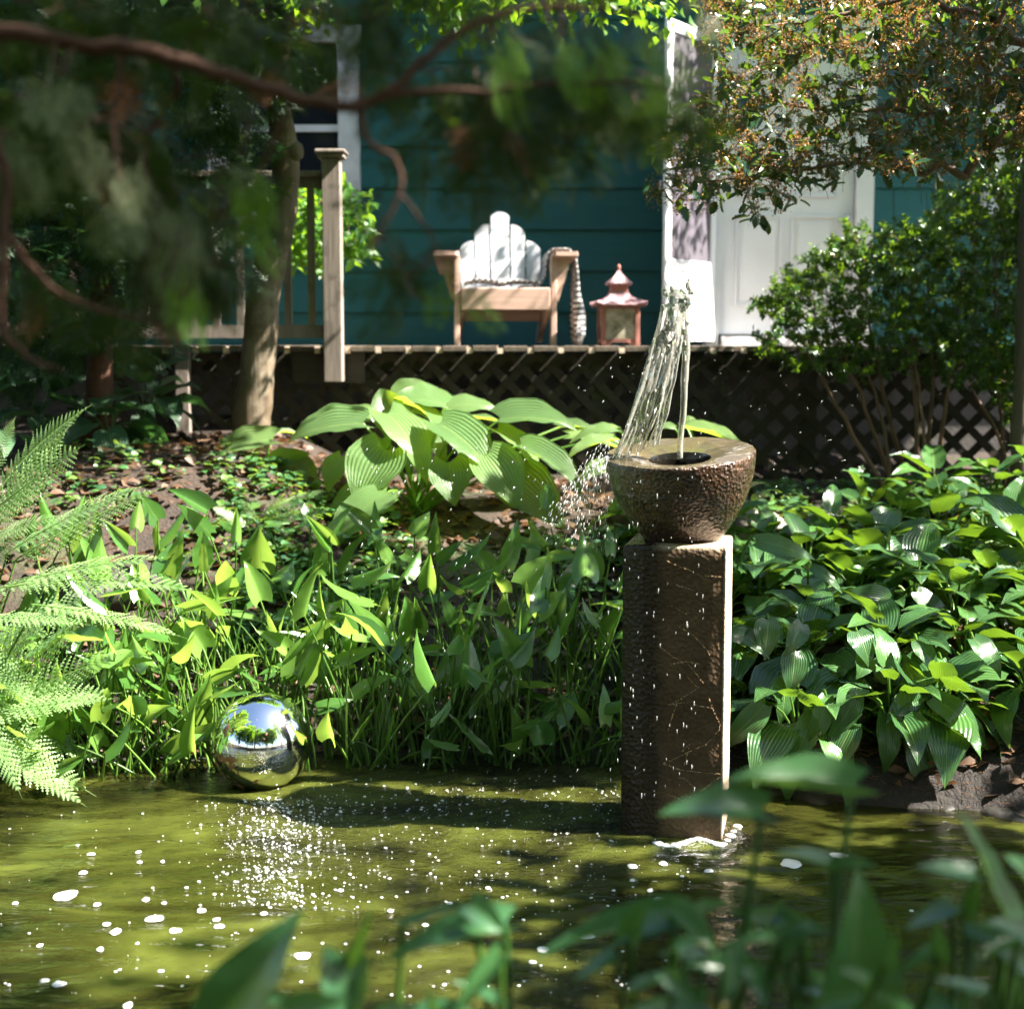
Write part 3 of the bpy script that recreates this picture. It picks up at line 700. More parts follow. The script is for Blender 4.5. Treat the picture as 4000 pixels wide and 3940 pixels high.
# ------------------------------------------------------------------ pagoda lantern
lx, ly = X_(2415, 10.2), 10.2
lan = thing('pagoda_lantern', (lx, ly, DZ), 'terracotta pagoda garden lantern with two tiered roofs standing on the deck', 'lantern')
def lp(m, name, mat, parent=lan, sm=False):
    o = m.build(name, mat, None, sm); o.matrix_basis = Matrix.Translation((lx, ly, DZ)) @ Matrix.Rotation(R(3), 4, 'Z'); attach(o, parent); return o
def roof(m, z0, z1, w0, w1, flare, up, n=12, lay=8, th=0.012):
    """square curved roof: eaves turned up at the corners"""
    k = len(m.v)
    for i in range(lay + 1):
        t = i / lay; w = w1 + (w0 - w1) * (1 - t) ** flare; z = z0 + (z1 - z0) * t
        for s_ in range(4):
            for j in range(n):
                u = -1 + 2 * j / n; c, s2 = [(1, 0), (0, 1), (-1, 0), (0, -1)][s_]
                x, y = (u, -1) if s_ == 0 else (1, u) if s_ == 1 else (-u, 1) if s_ == 2 else (-1, -u)
                zz = z + up * abs(u) ** 4 * (1 - t) ** 3 + 0.0035 * math.sin(u * 22) * (1 - t)
                m.v.append((x * w, y * w, zz))
    N = 4 * n
    for i in range(lay):
        for j in range(N): a = k + i * N + j; b = k + i * N + (j + 1) % N; m.f.append((a, b, b + N, a + N))
    k2 = len(m.v)
    for j in range(N): x, y, z = m.v[k + j]; m.v.append((x * 0.97, y * 0.97, z - th))
    for j in range(N): a = k + j; b = k + (j + 1) % N; c = k2 + j; d = k2 + (j + 1) % N; m.f.append((b, a, c, d))
    m.f.append(tuple(k2 + j for j in reversed(range(N)))); m.f.append(tuple(k + lay * N + j for j in range(N)))
    return m
bw = 0.112
m = MB()
for sx_, sy_ in ((-1, -1), (1, -1), (1, 1), (-1, 1)):
    lp(MB().box((sx_ * bw, sy_ * bw, 0.135), (0.030, 0.030, 0.268), bev=0.003), 'corner_post', M['terracotta'])
for a in range(4):
    Rm = Matrix.Rotation(R(90 * a), 4, 'Z')
    m = MB(); arch = [(-0.097, 0.045), (-0.097, 0.0), (-0.075, 0.0), (-0.055, 0.022), (0.055, 0.022), (0.075, 0.0), (0.097, 0.0), (0.097, 0.045)]; n = 8
    v = [Rm @ Vector((x, -bw - 0.008, z)) for x, z in arch] + [Rm @ Vector((x, -bw + 0.010, z)) for x, z in arch]
    m.add(v, [tuple(range(n)), tuple(reversed(range(n, 2 * n)))] + [(i, (i + 1) % n, (i + 1) % n + n, i + n) for i in range(n)]); lp(m, 'base_rail', M['terracotta'])
    m = MB(); m.box((0, -bw - 0.001, 0.257), (0.194, 0.022, 0.022)); m.v = [tuple(Rm @ Vector(p)) for p in m.v]; lp(m, 'top_rail', M['terracotta'])
    m = MB(); m.box((0, -bw + 0.003, 0.145), (0.192, 0.006, 0.20)); m.v = [tuple(Rm @ Vector(p)) for p in m.v]; lp(m, 'pane', M['lantern_pane'])
lp(roof(MB(), 0.272, 0.355, 0.175, 0.062, 1.7, 0.020), 'lower_roof', M['terracotta_roof'], sm=False)
lp(MB().box((0, 0, 0.383), (0.112, 0.112, 0.058), bev=0.004), 'neck', M['terracotta'])
lp(roof(MB(), 0.413, 0.497, 0.082, 0.010, 1.3, 0.004), 'upper_roof', M['terracotta_roof'])
lp(MB().lathe([(0.006, 0.49), (0.010, 0.498), (0.007, 0.507), (0.013, 0.516), (0.012, 0.528), (0.003, 0.538)], 12), 'finial', M['terracotta'], sm=True)

# ------------------------------------------------------------------ fountain pedestal and bowl
PW, PH = 0.342, 0.995
yc = 5.0 + PW / 2
pcx = P(2670, 2600, yc - PW / 2).x
prot = R(-12)
ped = thing('fountain_pedestal', (pcx, yc, 0), 'tall square stone pillar standing in the pond under the bowl', 'pedestal')
PM = Matrix.Translation((pcx, yc, 0)) @ Matrix.Rotation(prot, 4, 'Z')
# grid-faced block with soft uneven arrises
bm = MB(); nX, nZ = 14, 40; pts = {}
m = MB(); r_ = 0.016; ring = []
for q in range(4):
    for (a, b) in ((-1 + 0.0, -1), (-0.5, -1), (0, -1), (0.5, -1), (0.92, -1), (0.98, -0.98)):
        c, s2 = math.cos(q * math.pi / 2), math.sin(q * math.pi / 2); ring.append((a * c - b * s2, a * s2 + b * c))
ring = [(max(-1, min(1, a)), max(-1, min(1, b))) for a, b in ring]
zs = [-0.5] + list(np.linspace(0, PH - 0.012, 30)) + [PH - 0.004, PH]
n = len(ring)
for zi, z in enumerate(zs):
    ins = 0.0 if z < PH - 0.01 else (0.003 if z < PH - 0.001 else 0.010)
    for (a, b) in ring:
        w = PW / 2 - ins; x, y = a * w, b * w
        d_ = 0.0022 * mnoise.noise(Vector((x * 14, y * 14, z * 14)))
        m.v.append((x * (1 + d_ * 4), y * (1 + d_ * 4), z + (0.0015 * mnoise.noise(Vector((x * 30, y * 30, 7))) if zi > 30 else 0)))
for i in range(len(zs) - 1):
    for j in range(n): a = i * n + j; b = i * n + (j + 1) % n; m.f.append((a, b, b + n, a + n))
m.f.append(tuple((len(zs) - 1) * n + j for j in range(n)))
po = m.build('block', M['pillar_stone'], None, True); po.matrix_basis = PM; attach(po, ped)
# pale snail trails as thin raised lines on the front face
random.seed(5)
m = MB(); yf = -PW / 2 - 0.0012
def fx(u): return -PW / 2 + u * PW
TR = [[(0.42, 0.05), (0.62, 0.075), (0.75, 0.095), (0.98, 0.10)], [(0.52, 0.13), (0.72, 0.15)], [(0.48, 0.20), (0.64, 0.23)], [(0.50, 0.26), (0.70, 0.30), (0.84, 0.35), (0.86, 0.365)],
      [(0.36, 0.34), (0.50, 0.375), (0.66, 0.40), (0.80, 0.46)], [(0.48, 0.40), (0.62, 0.39), (0.76, 0.395)], [(0.64, 0.44), (0.72, 0.47), (0.76, 0.475), (0.58, 0.52), (0.47, 0.54)],
      [(0.42, 0.545), (0.60, 0.53), (0.90, 0.545)], [(0.85, 0.50), (0.90, 0.55), (0.97, 0.60), (0.96, 0.62), (0.84, 0.67), (0.66, 0.70), (0.42, 0.745)], [(0.42, 0.745), (0.60, 0.765), (0.98, 0.77)],
      [(0.45, 0.80), (0.62, 0.79), (0.72, 0.82)], [(0.46, 0.85), (0.62, 0.87), (0.80, 0.83), (0.98, 0.78)], [(0.52, 0.91), (0.66, 0.89), (0.86, 0.86)], [(0.60, 0.70), (0.68, 0.67), (0.62, 0.75)], [(0.55, 0.53), (0.50, 0.58), (0.46, 0.63)]]
for tr in TR:
    pts = []
    for (a, b) in zip(tr[:-1], tr[1:]):
        for t in np.linspace(0, 1, 15)[:-1]:
            pts.append((fx(lerp(a[0], b[0], t) + rnd(-0.004, 0.004)), yf, PH * (1 - lerp(a[1], b[1], t) + rnd(-0.0018, 0.0018))))
    pts.append((fx(tr[-1][0]), yf, PH * (1 - tr[-1][1])))
    for p0, p1 in zip(pts[:-1], pts[1:]):
        if random.random() < 0.74: m.tube([p0, p1], 0.0005 + 0.0024 * random.random() ** 2, 4)
to = m.build('snail_trail', M['trail'], None); to.matrix_basis = PM; attach(to, ped)

# bowl, tipped towards the water's edge
rim = P(2655, 1768, 5.17); BR = 0.258
bowl = thing('fountain_bowl', (rim.x, rim.y, PH), 'dark wet stone hemisphere bowl tipped on top of the pillar', 'bowl')
BM = Matrix.Translation(rim) @ Matrix.Rotation(R(7.5), 4, 'X') @ Matrix.Rotation(R(-4.0), 4, 'Y')
prof = []
_T = [0, 0.08, 0.18, 0.3, 0.42, 0.54, 0.66, 0.78, 0.88, 0.95, 1.0]; _R = [0.998, 0.992, 0.975, 0.942, 0.895, 0.835, 0.762, 0.675, 0.590, 0.520, 0.465]
for t in np.linspace(0, 1, 28): prof.append((BR * float(np.interp(t, _T, _R)), -0.008 - 0.302 * t))
pr = list(reversed(prof)) + [(BR * 0.999, -0.003), (BR * 0.990, 0.0), (BR * 0.985, 0.0015)]
m = MB().lathe(pr, 96)
m.v = [tuple(Vector(p) * (1 + 0.006 * mnoise.noise(Vector(p) * 24) + 0.004 * mnoise.noise(Vector(p) * 60) if p[2] < -0.012 else 1)) for p in m.v]
m.f.pop()
bo = m.build('bowl_body', M['bowl_stone'], None, True); bo.matrix_basis = BM; attach(bo, bowl)
m = MB(); prt = [(BR * 0.984, 0.0014), (BR * 0.80, -0.0045), (BR * 0.60, -0.011), (BR * 0.46, -0.018), (0.106, -0.0205)]
m.lathe(prt, 96); m.f = [tuple(reversed(f)) for f in m.f]
m.f.pop(); m.f.pop()
m.v = [(x, y, z + 0.0025 * mnoise.noise(Vector((x * 25, y * 25, 0))) if math.hypot(x, y) > 0.115 else z) for x, y, z in m.v]
hb_ = MB().lathe([(0.1058, -0.0206), (0.1035, -0.027), (0.101, -0.06), (0.09, -0.15), (0.004, -0.17)], 64); hb_.f = [tuple(reversed(f)) for f in hb_.f]; hb_.f.pop(); hb_.f.pop()
ho_ = hb_.build('basin', M['basin_stone'], None, True); ho_.matrix_basis = BM; attach(ho_, bowl)
bt = m.build('bowl_rim', M['bowl_top'], None, True); bt.matrix_basis = BM; attach(bt, bowl)

# water jet: thin rising stream, ragged crest, fan falling to the left lip
random.seed(21)
jet = MB(); J = 5.17
def wob(p, s, a): return Vector(p) + Vector((mnoise.noise(Vector((p[2] * s, 0, 1))), mnoise.noise(Vector((p[2] * s, 3, 2))), 0)) * a
hole = P(2655, 1792, J); top = P(2668, 1150, J)
pts = []; rad = []
for t in np.linspace(0, 1, 46):
    p = hole.lerp(top, t); p.x += 0.012 * math.sin(t * 3.1); pts.append(wob(p, 7, 0.008)); rad.append(0.0105 + 0.010 * t ** 2 + 0.004 * mnoise.noise(Vector((0, 0, t * 9))))
jet.tube(pts, rad, 8)
def blob(m, c, r, s=1.0):
    k = len(m.v); n, mm = 9, 6
    for i in range(mm + 1):
        th = math.pi * i / mm
        for j in range(n):
            ph = 2 * math.pi * j / n; d = Vector((math.sin(th) * math.cos(ph), math.sin(th) * math.sin(ph), math.cos(th) * s))
            m.v.append(tuple(Vector(c) + d * r * (1 + 0.35 * mnoise.noise(d * 2.3 + Vector(c) * 30))))
    for i in range(mm):
        for j in range(n): a = k + i * n + j; b = k + i * n + (j + 1) % n; m.f.append((a + n, b + n, b, a))
# lumpy head where the stream turns over
pts, rad = [], []
for t in np.linspace(0, 1, 22):
    p = P(lerp(2650, 2598, t ** 1.4), lerp(1128, 1420, t), J); p.y += 0.012 * math.sin(t * 9); pts.append(p)
    rad.append(lerp(0.037, 0.014, t ** 0.8) * (1 + 0.35 * mnoise.noise(Vector((2, t * 7, 0)))) * min(1, 0.25 + t * 9))
jet.tube(pts, rad, 12)
for (x, y, r) in [(2600, 1140, .013), (2625, 1128, .010), (2688, 1118, .010), (2692, 1098, .006), (2700, 1140, .011), (2690, 1175, .014), (2672, 1215, .013), (2610, 1200, .012), (2684, 1260, .010), (2668, 1310, .010), (2676, 1370, .009)]:
    blob(jet, P(x, y, J + rnd(-.015, .015)), r, rnd(0.9, 1.8))
NS = 46
for q in range(NS):
    f = q / (NS - 1)
    t0 = rnd(0.0, 0.25)
    a = P(lerp(2590, 2668, f), lerp(1190, 1230, t0), J + rnd(-0.014, 0.014))
    b = P(lerp(2388, 2575, f ** 0.9), lerp(1792, 1740, f) + rnd(-10, 10), J + rnd(-0.05, 0.04))
    pts, rad = [], []
    edge = f < 0.09
    for t in np.linspace(0, 1, 40):
        p = a.lerp(b, t); p.x = lerp(a.x, b.x, t ** 1.3 if f < 0.6 else t ** 1.6)
        p = wob(p, 4 + q * 0.13, 0.006 + 0.007 * t)
        gap = mnoise.noise(Vector((q * 1.7, 4, t * 7)))
        rr = lerp(0.0085, 0.0038, t ** 0.6) * (0.9 + 0.6 * mnoise.noise(Vector((q * 3.3, 0, t * 6))))
        if edge: rr *= 1.25
        elif t > 0.5: rr *= min(1.0, max(0.0, 1.0 + 1.6 * gap * min(1, (t - 0.5) * 4) - 0.5 * (t - 0.5)))
        pts.append(p); rad.append(max(0.0002, rr))
    jet.tube(pts, rad, 6)
jt = thing('water_jet', hole, 'clear water jet rising from the bowl and falling as a fan', 'water jet')
jo = jet.build('jet_stream', M['jet_water'], None, True)
rm_ = jo.modifiers.new('fuse', 'REMESH'); rm_.mode = 'VOXEL'; rm_.voxel_size = 0.0026; rm_.use_smooth_shade = True
sm_ = jo.modifiers.new('smooth', 'SMOOTH'); sm_.factor = 0.5; sm_.iterations = 3
attach(jo, jt)

# falling drops
def ico():
    t = (1 + 5 ** 0.5) / 2
    v = np.array([(-1, t, 0), (1, t, 0), (-1, -t, 0), (1, -t, 0), (0, -1, t), (0, 1, t), (0, -1, -t), (0, 1, -t), (t, 0, -1), (t, 0, 1), (-t, 0, -1), (-t, 0, 1)]) / math.hypot(1, t)
    f = [(0, 11, 5), (0, 5, 1), (0, 1, 7), (0, 7, 10), (0, 10, 11), (1, 5, 9), (5, 11, 4), (11, 10, 2), (10, 7, 6), (7, 1, 8), (3, 9, 4), (3, 4, 2), (3, 2, 6), (3, 6, 8), (3, 8, 9), (4, 9, 5), (2, 4, 11), (6, 2, 10), (8, 6, 7), (9, 8, 1)]
    return Tmpl(v, f)
ICO = ico()
Ms = []
def drop(p, d, r, el):
    d = Vector(d).normalized(); q = d.to_track_quat('Z', 'Y').to_matrix().to_4x4()
    Ms.append(Matrix.Translation(p) @ q @ Matrix.Diagonal((r, r, r * el, 1)))
for q in range(620):                                # curtain thrown off the left lip
    t = random.random() ** 0.7; sp = random.random()
    x = lerp(2385, 2110, t * sp ** 0.6) ; y = 1745 + 330 * t ** 1.6 + rnd(-40, 40) + 60 * (1 - sp)
    drop(P(x, y, 5.1 + rnd(-0.2, 0.35)), (-0.45 * sp - 0.05, rnd(-.1, .1), -1), rnd(0.0006, 0.0016), rnd(4, 10))
for q in range(110):                                # in front of bowl and pillar
    drop(P(rnd(2370, 2760), rnd(1850, 3150), 4.9 + rnd(-0.12, 0.05)), (rnd(-.12, .06), 0, -1), rnd(0.0006, 0.0014), rnd(4, 9))
for q in range(260):                                # drizzle left over the pickerelweed
    drop(P(rnd(1350, 2400), rnd(1750, 3050), rnd(5.2, 6.2)), (-0.5, rnd(-.1, .1), -1), rnd(0.001, 0.0018), rnd(3, 7))
for q in range(110):                                # stray drops at the right and round the jet
    drop(P(rnd(2250, 3350), rnd(1350, 1950), 5.2 + rnd(-0.3, 0.4)), rvec() + Vector((0, 0, -0.5)), rnd(0.0005, 0.0012), rnd(3, 9))
for q in range(90):
    f = random.random(); drop(P(lerp(2600, 2440, f) + rnd(-30, 50), lerp(1250, 1780, f), 5.17 + rnd(-.03, .03)), (-0.2, 0, -1), rnd(0.0015, 0.004), rnd(1.3, 4))
tag(link('water_spray', merged('water_spray', [ICO], Ms, M['drop_water'])), 'scattered falling water drops around the fountain bowl', 'water drops', kind='stuff')

# froth bubbles, many put in as white glints on the pond
Ms = []
def bub(x, y, r, fl=0.55): Ms.append(Matrix.Translation((x, y, 0.001)) @ Matrix.Rotation(rnd(0, 6), 4, 'Z') @ Matrix.Diagonal((r * rnd(0.8, 1.4), r, r * fl, 1)))
def onwater(px, py):
    p = P(px, py, 1.0); d = p - Vector((0, 0, H)); t = -H / d.z; return Vector((0, 0, H)) + d * t
for q in range(1700):
    u = random.random()
    if u < 0.42: px, py = random.gauss(1070, 70 + 40), 3120 + 420 * random.random() ** 1.2  # column of white specks imitating the ball's glare on the water
    elif u < 0.74: px, py = rnd(1000, 2420), random.gauss(3140, 70)
    elif u < 0.88: px, py = rnd(900, 2700), rnd(3250, 3550)
    else: px, py = rnd(0, 2600), rnd(3150, 3900)
    if py < 3030 or py > 3950: continue
    p = onwater(px, py); bub(p.x, p.y, 0.0014 + 0.0052 * random.random() ** 2.5)
tag(link('froth_glints', merged('froth_glints', [ICO], Ms, M['foam'])), 'small white froth bubbles, many standing in for glints, on the pond', 'bubbles', kind='stuff')
# larger foam patches, each its own thing
pmes = []
for vv in range(5):                                 # ragged little rafts of froth
    pm = MB(); n = 22
    ro = [1 + 0.28 * mnoise.noise(Vector((math.cos(6.283 * j / n) * 1.4, math.sin(6.283 * j / n) * 1.4, vv * 3.7))) + 0.10 * mnoise.noise(Vector((j * 0.9, vv, 0))) for j in range(n)]
    pm.v = [(0, 0, 0.10)]
    for fr, hz in ((0.35, 0.16), (0.7, 0.14), (0.92, 0.09), (1.0, 0.0)):
        pm.v += [(fr * ro[j] * math.cos(6.283 * j / n), fr * ro[j] * math.sin(6.283 * j / n), hz * (1 + 0.7 * mnoise.noise(Vector((j * 1.7, fr * 9, vv))))) for j in range(n)]
    pm.f = [(0, 1 + j, 1 + (j + 1) % n) for j in range(n)] + [(1 + r * n + j, 1 + (r + 1) * n + j, 1 + (r + 1) * n + (j + 1) % n, 1 + r * n + (j + 1) % n) for r in range(3) for j in range(n)]
    pme = pm.mesh('foam_patch'); pme.materials.append(M['foam']); smooth(pme); pmes.append(pme)
fl = [(257, 3500, 52), (602, 3590, 40), (685, 3636, 28), (415, 3612, 18), (452, 3640, 22), (225, 3846, 22), (233, 3848, 18), (900, 3803, 34), (1180, 3735, 36), (1660, 3615, 14), (846, 3594, 18), (855, 3620, 24), (787, 3558, 20), (378, 3535, 16), (570, 3515, 16), (392, 3710, 16), (628, 3795, 14), (175, 3832, 20), (235, 3845, 26), (825, 3890, 18), (500, 3930, 22), (355, 3338, 18), (325, 3410, 18), (540, 3330, 12), (545, 3370, 12), (635, 3367, 10), (155, 3695, 12), (60, 3530, 12), (640, 3530, 12), (1030, 3570, 16),
      (2592, 3375, 20), (2768, 3403, 20), (2576, 3516, 26), (3275, 3342, 40), (3090, 3374, 44), (2665, 3425, 10), (2290, 3660, 36), (2080, 3760, 18), (2120, 3710, 26), (2690, 3560, 10), (2540, 3480, 14), (2470, 3440, 12), (2470, 3385, 22), (1755, 3530, 14), (1525, 3560, 14), (1330, 3480, 14), (1905, 3470, 12), (3560, 3560, 10)]
for i_, (px, py, r) in enumerate(fl):
    p = onwater(px, py); rr = r / FPX * (p.y / math.cos(PITCH))
    o = link('foam_patch', pmes[i_ % 5], None, Matrix.Translation((p.x, p.y, 0.0025)) @ Matrix.Rotation(rnd(-0.4, 0.4), 4, 'Z') @ Matrix.Diagonal((rr * 0.92, rr * rnd(0.8, 1.4), 0.02, 1)))
    tag(o, 'small white foam patch floating on the green pond', 'foam', 'foam patches floating on the pond')
# froth collar at the foot of the pillar
m = MB(); random.seed(8)
for q in range(26):
    u = q / 25; p = onwater(lerp(2560, 2880, u), 3292 + 14 * math.sin(u * 9) - 70 * max(0, u - 0.82) / 0.18)
    blob(m, (p.x, p.y, 0.001), rnd(0.010, 0.020), 0.45)
fo = m.build('froth_collar', M['foam'], None, True); tag(fo, 'white froth collar clinging to the foot of the stone pillar', 'foam')

# ------------------------------------------------------------------ mirror ball
br = 0.188; bc = P(1022, 2893, 5.66); bc.z = 0.155
m = MB(); pr = [(br * math.sin(a), -br * math.cos(a)) for a in np.linspace(0.02, math.pi - 0.02, 40)]; m.lathe(pr, 64)
ball = m.build('gazing_ball', M['mirror_ball'], None, True); ball.matrix_basis = Matrix.Translation(bc)
tag(ball, 'rust-flecked silver mirror ball floating in the pond', 'gazing ball')
# ------------------------------------------------------------------ leaf templates (along +Y, unit length, face +Z)
def leaf_tmpl(wfun, nu=10, nv=6, arch=0.25, cup=0.15, wav=0.02, fold=0.0, twist=0.0, seed=0, lobe=0.0, tipcurl=0.0):
    """wfun(t) = half width at t along the blade; arch bends the tip down; cup raises the margins; lobe pushes heart lobes behind the base"""
    rs = random.Random(seed); ph = rs.uniform(0, 6)
    V, F, UV = [], [], []
    for i in range(nu + 1):
        t = i / nu; w = wfun(t)
        for j in range(2 * nv + 1):
            u = (j - nv) / nv
            x = u * w
            y = t - lobe * (abs(u) ** 1.6) * max(0, 1 - t * 3.2) 
            z = -arch * t * t - tipcurl * max(0, t - 0.7) ** 2 * 3 + cup * abs(u) ** 1.4 * w * 2 - fold * abs(x) + wav * math.sin(t * 17 + ph + (2.2 if u > 0 else 0)) * abs(u) ** 2
            z += twist * u * w * t
            V.append((x, y, z)); UV.append((0.5 + u * 0.5, t))
    n = 2 * nv + 1
    for i in range(nu):
        for j in range(2 * nv): a = i * n + j; F.append((a, a + 1, a + n + 1, a + n))
    return Tmpl(V, F, UV)
def w_heart(t, m=0.36):      # broad ovate with heart base
    return m * max(0.0, math.sin(math.pi * min(1, (t + 0.10) / 1.10) ** 0.80)) ** 0.75 * (1 - 0.25 * t ** 3) + 0.0005
def w_ovate(t, m=0.27): return m * math.sin(math.pi * min(1, (t + 0.06) / 1.06) ** 0.72) ** 0.85 + 0.0005
def w_lance(t, m=0.20):      # pickerelweed: widest low, long tapering tip
    return m * (max(0.0, math.sin(math.pi * min(1, (t + 0.10) / 1.10) ** 0.62))) ** 0.9 * (1 - 0.15 * t) + 0.0005
HB = [leaf_tmpl(lambda t: w_heart(t, 0.40), 10, 5, a, c, 0.018, 0, tw, s, 0.16, 0.3) for s, (a, c, tw) in enumerate([(0.28, 0.16, 0.0), (0.42, 0.10, 0.3), (0.18, 0.22, -0.3), (0.35, 0.05, 0.2)])]
HO = [leaf_tmpl(lambda t: w_ovate(t, 0.29), 10, 5, a, c, 0.022, 0, tw, s + 10, 0.08, 0.5) for s, (a, c, tw) in enumerate([(0.35, 0.12, 0.0), (0.5, 0.08, 0.4), (0.22, 0.2, -0.4), (0.45, 0.05, 0.2), (0.12, 0.25, 0.0)])]
PK = [leaf_tmpl(lambda t: w_lance(t, m_), 9, 4, a, c, 0.012, fo, tw, s + 30, 0.13, 0.2) for s, (m_, a, c, fo, tw) in enumerate([(0.21, 0.10, 0.30, 0.0, 0.0), (0.17, 0.22, 0.1, 0.25, 0.4), (0.24, 0.06, 0.4, 0.0, -0.3), (0.15, 0.30, 0.55, 0, 0.3), (0.20, -0.10, 0.2, 0.1, 0.0)])]
ROUND = [leaf_tmpl(lambda t: 0.42 * math.sin(math.pi * min(1, (t + .04) / 1.04)) ** 0.6 + 0.0005, 6, 3, 0.2, 0.15, 0.02, 0, 0, 50, 0.12), leaf_tmpl(lambda t: 0.33 * math.sin(math.pi * min(1, (t + .04) / 1.04)) ** 0.8 + 0.0005, 6, 3, 0.35, 0.1, 0.03, 0, 0.2, 51, 0.1)]
def quad_leaf(w, fold, nseg=2, bend=0.15):
    V = [(0, 0, 0), (w, 0.4, fold), (0, 0.45, -0.02), (-w, 0.4, fold), (w * 0.6, 0.75, fold - bend * .5), (0, 0.75, -bend * .5), (-w * 0.6, 0.75, fold - bend * .5), (0, 1, -bend)]
    F = [(0, 1, 2, 2), (0, 2, 3, 3), (2, 1, 4, 5), (3, 2, 5, 6), (5, 4, 7, 7), (6, 5, 7, 7)]
    return V, F
def tri_tmpl(V, F):
    T = []
    for f in F:
        f = list(dict.fromkeys(f))
        for i in range(1, len(f) - 1): T.append((f[0], f[i], f[i + 1]))
    return Tmpl(V, T)
SMALL = [tri_tmpl(*quad_leaf(0.24, 0.06)), tri_tmpl(*quad_leaf(0.19, 0.12, bend=0.3))]
def holly_tmpl(seed):
    rs = random.Random(seed); n = 5; V = []; F = []
    for i in range(2 * n + 1):
        t = i / (2 * n); w = 0.23 * math.sin(math.pi * (t * 0.94 + 0.03)) ** 0.7
        w *= 1.18 if i % 2 else 0.80
        if i == 2 * n: w = 0.003
        z = -0.18 * t * t
        V += [(-w, t, z + 0.09 + (0.05 if i % 2 else 0)), (0, t, z), (w, t, z + 0.09 + (0.05 if i % 2 else 0))]
    for i in range(2 * n):
        a = i * 3; F += [(a, a + 1, a + 4), (a, a + 4, a + 3), (a + 1, a + 2, a + 5), (a + 1, a + 5, a + 4)]
    return Tmpl(V, F)
HOLLY = [holly_tmpl(1)]
def frond_tmpl(seed, npair=24, droop=0.25, serr=7, fat=1.0):
    """fern frond: rachis plus paired toothed pinnae"""
    rs = random.Random(seed); V, F = [], []
    def rz(t): return -droop * t * t
    for i in range(12):
        t = i / 11; w = 0.007 * (1 - t) + 0.0015
        V += [(-w, t, rz(t)), (0, t, rz(t) + w), (w, t, rz(t))]
    for i in range(11):
        a = i * 3; F += [(a, a + 1, a + 4), (a, a + 4, a + 3), (a + 1, a + 2, a + 5), (a + 1, a + 5, a + 4), (a, a + 3, a + 5), (a, a + 5, a + 2)]
    for p in range(npair):
        t = 0.10 + 0.88 * (p / npair) ** 0.92
        L = 0.19 * fat * math.sin(math.pi * min(1, (t * 0.9 + 0.16)) ** 1.1) ** 0.8 * (1 if t < 0.9 else (1.02 - t) * 8)
        for s in (-1, 1):
            ang = R(68 - 20 * t) + rs.uniform(-0.06, 0.06); dx, dy = s * math.sin(ang), math.cos(ang)
            nx_, ny_ = -dy, dx; hw = 0.030 * (1 - 0.3 * t); dz = rs.uniform(-0.25, -0.02)
            k0 = len(V); o = (0, t, rz(t)); m = serr
            V.append(o)
            mids, outs = [], []
            for q in range(1, m + 1):
                f = q / m; c = (o[0] + dx * L * f, o[1] + dy * L * f, o[2] + dz * L * f * f + 0.02 * f * (1 - f))
                wv = hw * (1 - f ** 2.2) * min(1, f * 5 + 0.3)
                V.append(c); mids.append(len(V) - 1)
                for s2 in (-1, 1):
                    f2 = f - 0.55 / m
                    V.append((o[0] + dx * L * (f2 + 0.2 / m) + s2 * nx_ * wv, o[1] + dy * L * (f2 + 0.2 / m) + s2 * ny_ * wv, o[2] + dz * L * f * f - 0.002))
            prev = k0
            for q in range(m):
                c = mids[q]; F += [(prev, c, c + 1), (prev, c + 2, c)]; prev = c
    return Tmpl(V, F)
FROND = [frond_tmpl(1, 22, 0.14), frond_tmpl(2, 22, 0.26), frond_tmpl(3, 18, 0.08, fat=1.15)]
def spray_tmpl(seed, n1=9, depth=2):
    """flat cedar spray: forked chains of scale leaves"""
    rs = random.Random(seed); V, F = [], []
    def seg(p, d, L, w):
        k = len(V); q = (p[0] + d[0] * L, p[1] + d[1] * L, p[2] + d[2] * L); px_, py_ = -d[1], d[0]
        m_ = tuple((a + b) / 2 for a, b in zip(p, q))
        V.extend([p, (m_[0] + px_ * w, m_[1] + py_ * w, m_[2] + w * .3), q, (m_[0] - px_ * w, m_[1] - py_ * w, m_[2] + w * .3)]); F.append((k, k + 1, k + 2)); F.append((k, k + 2, k + 3)); return q
    def chain(p, ang, L, n, lev):
        z = 0.0
        for i in range(n):
            ang2 = ang + rs.uniform(-0.1, 0.1); d = (math.sin(ang2), math.cos(ang2), rs.uniform(-0.15, 0.05) - 0.12 * lev)
            p2 = seg(p, d, L / n * 1.15, 0.017 * (1.25 if lev == 0 else 1))
            if lev < depth and i > 0:
                for s in (-1, 1):
                    if rs.random() < 0.92: chain(p2, ang + s * R(38 + rs.uniform(-8, 8)), L * (0.5 - 0.28 * i / n) * rs.uniform(0.8, 1.1), max(2, int(n * 0.55)), lev + 1)
            p = p2
    chain((0, 0, 0), 0, 1.0, n1, 0)
    return Tmpl(V, F)
SPRAY = [spray_tmpl(s, 8, 2) for s in range(4)]

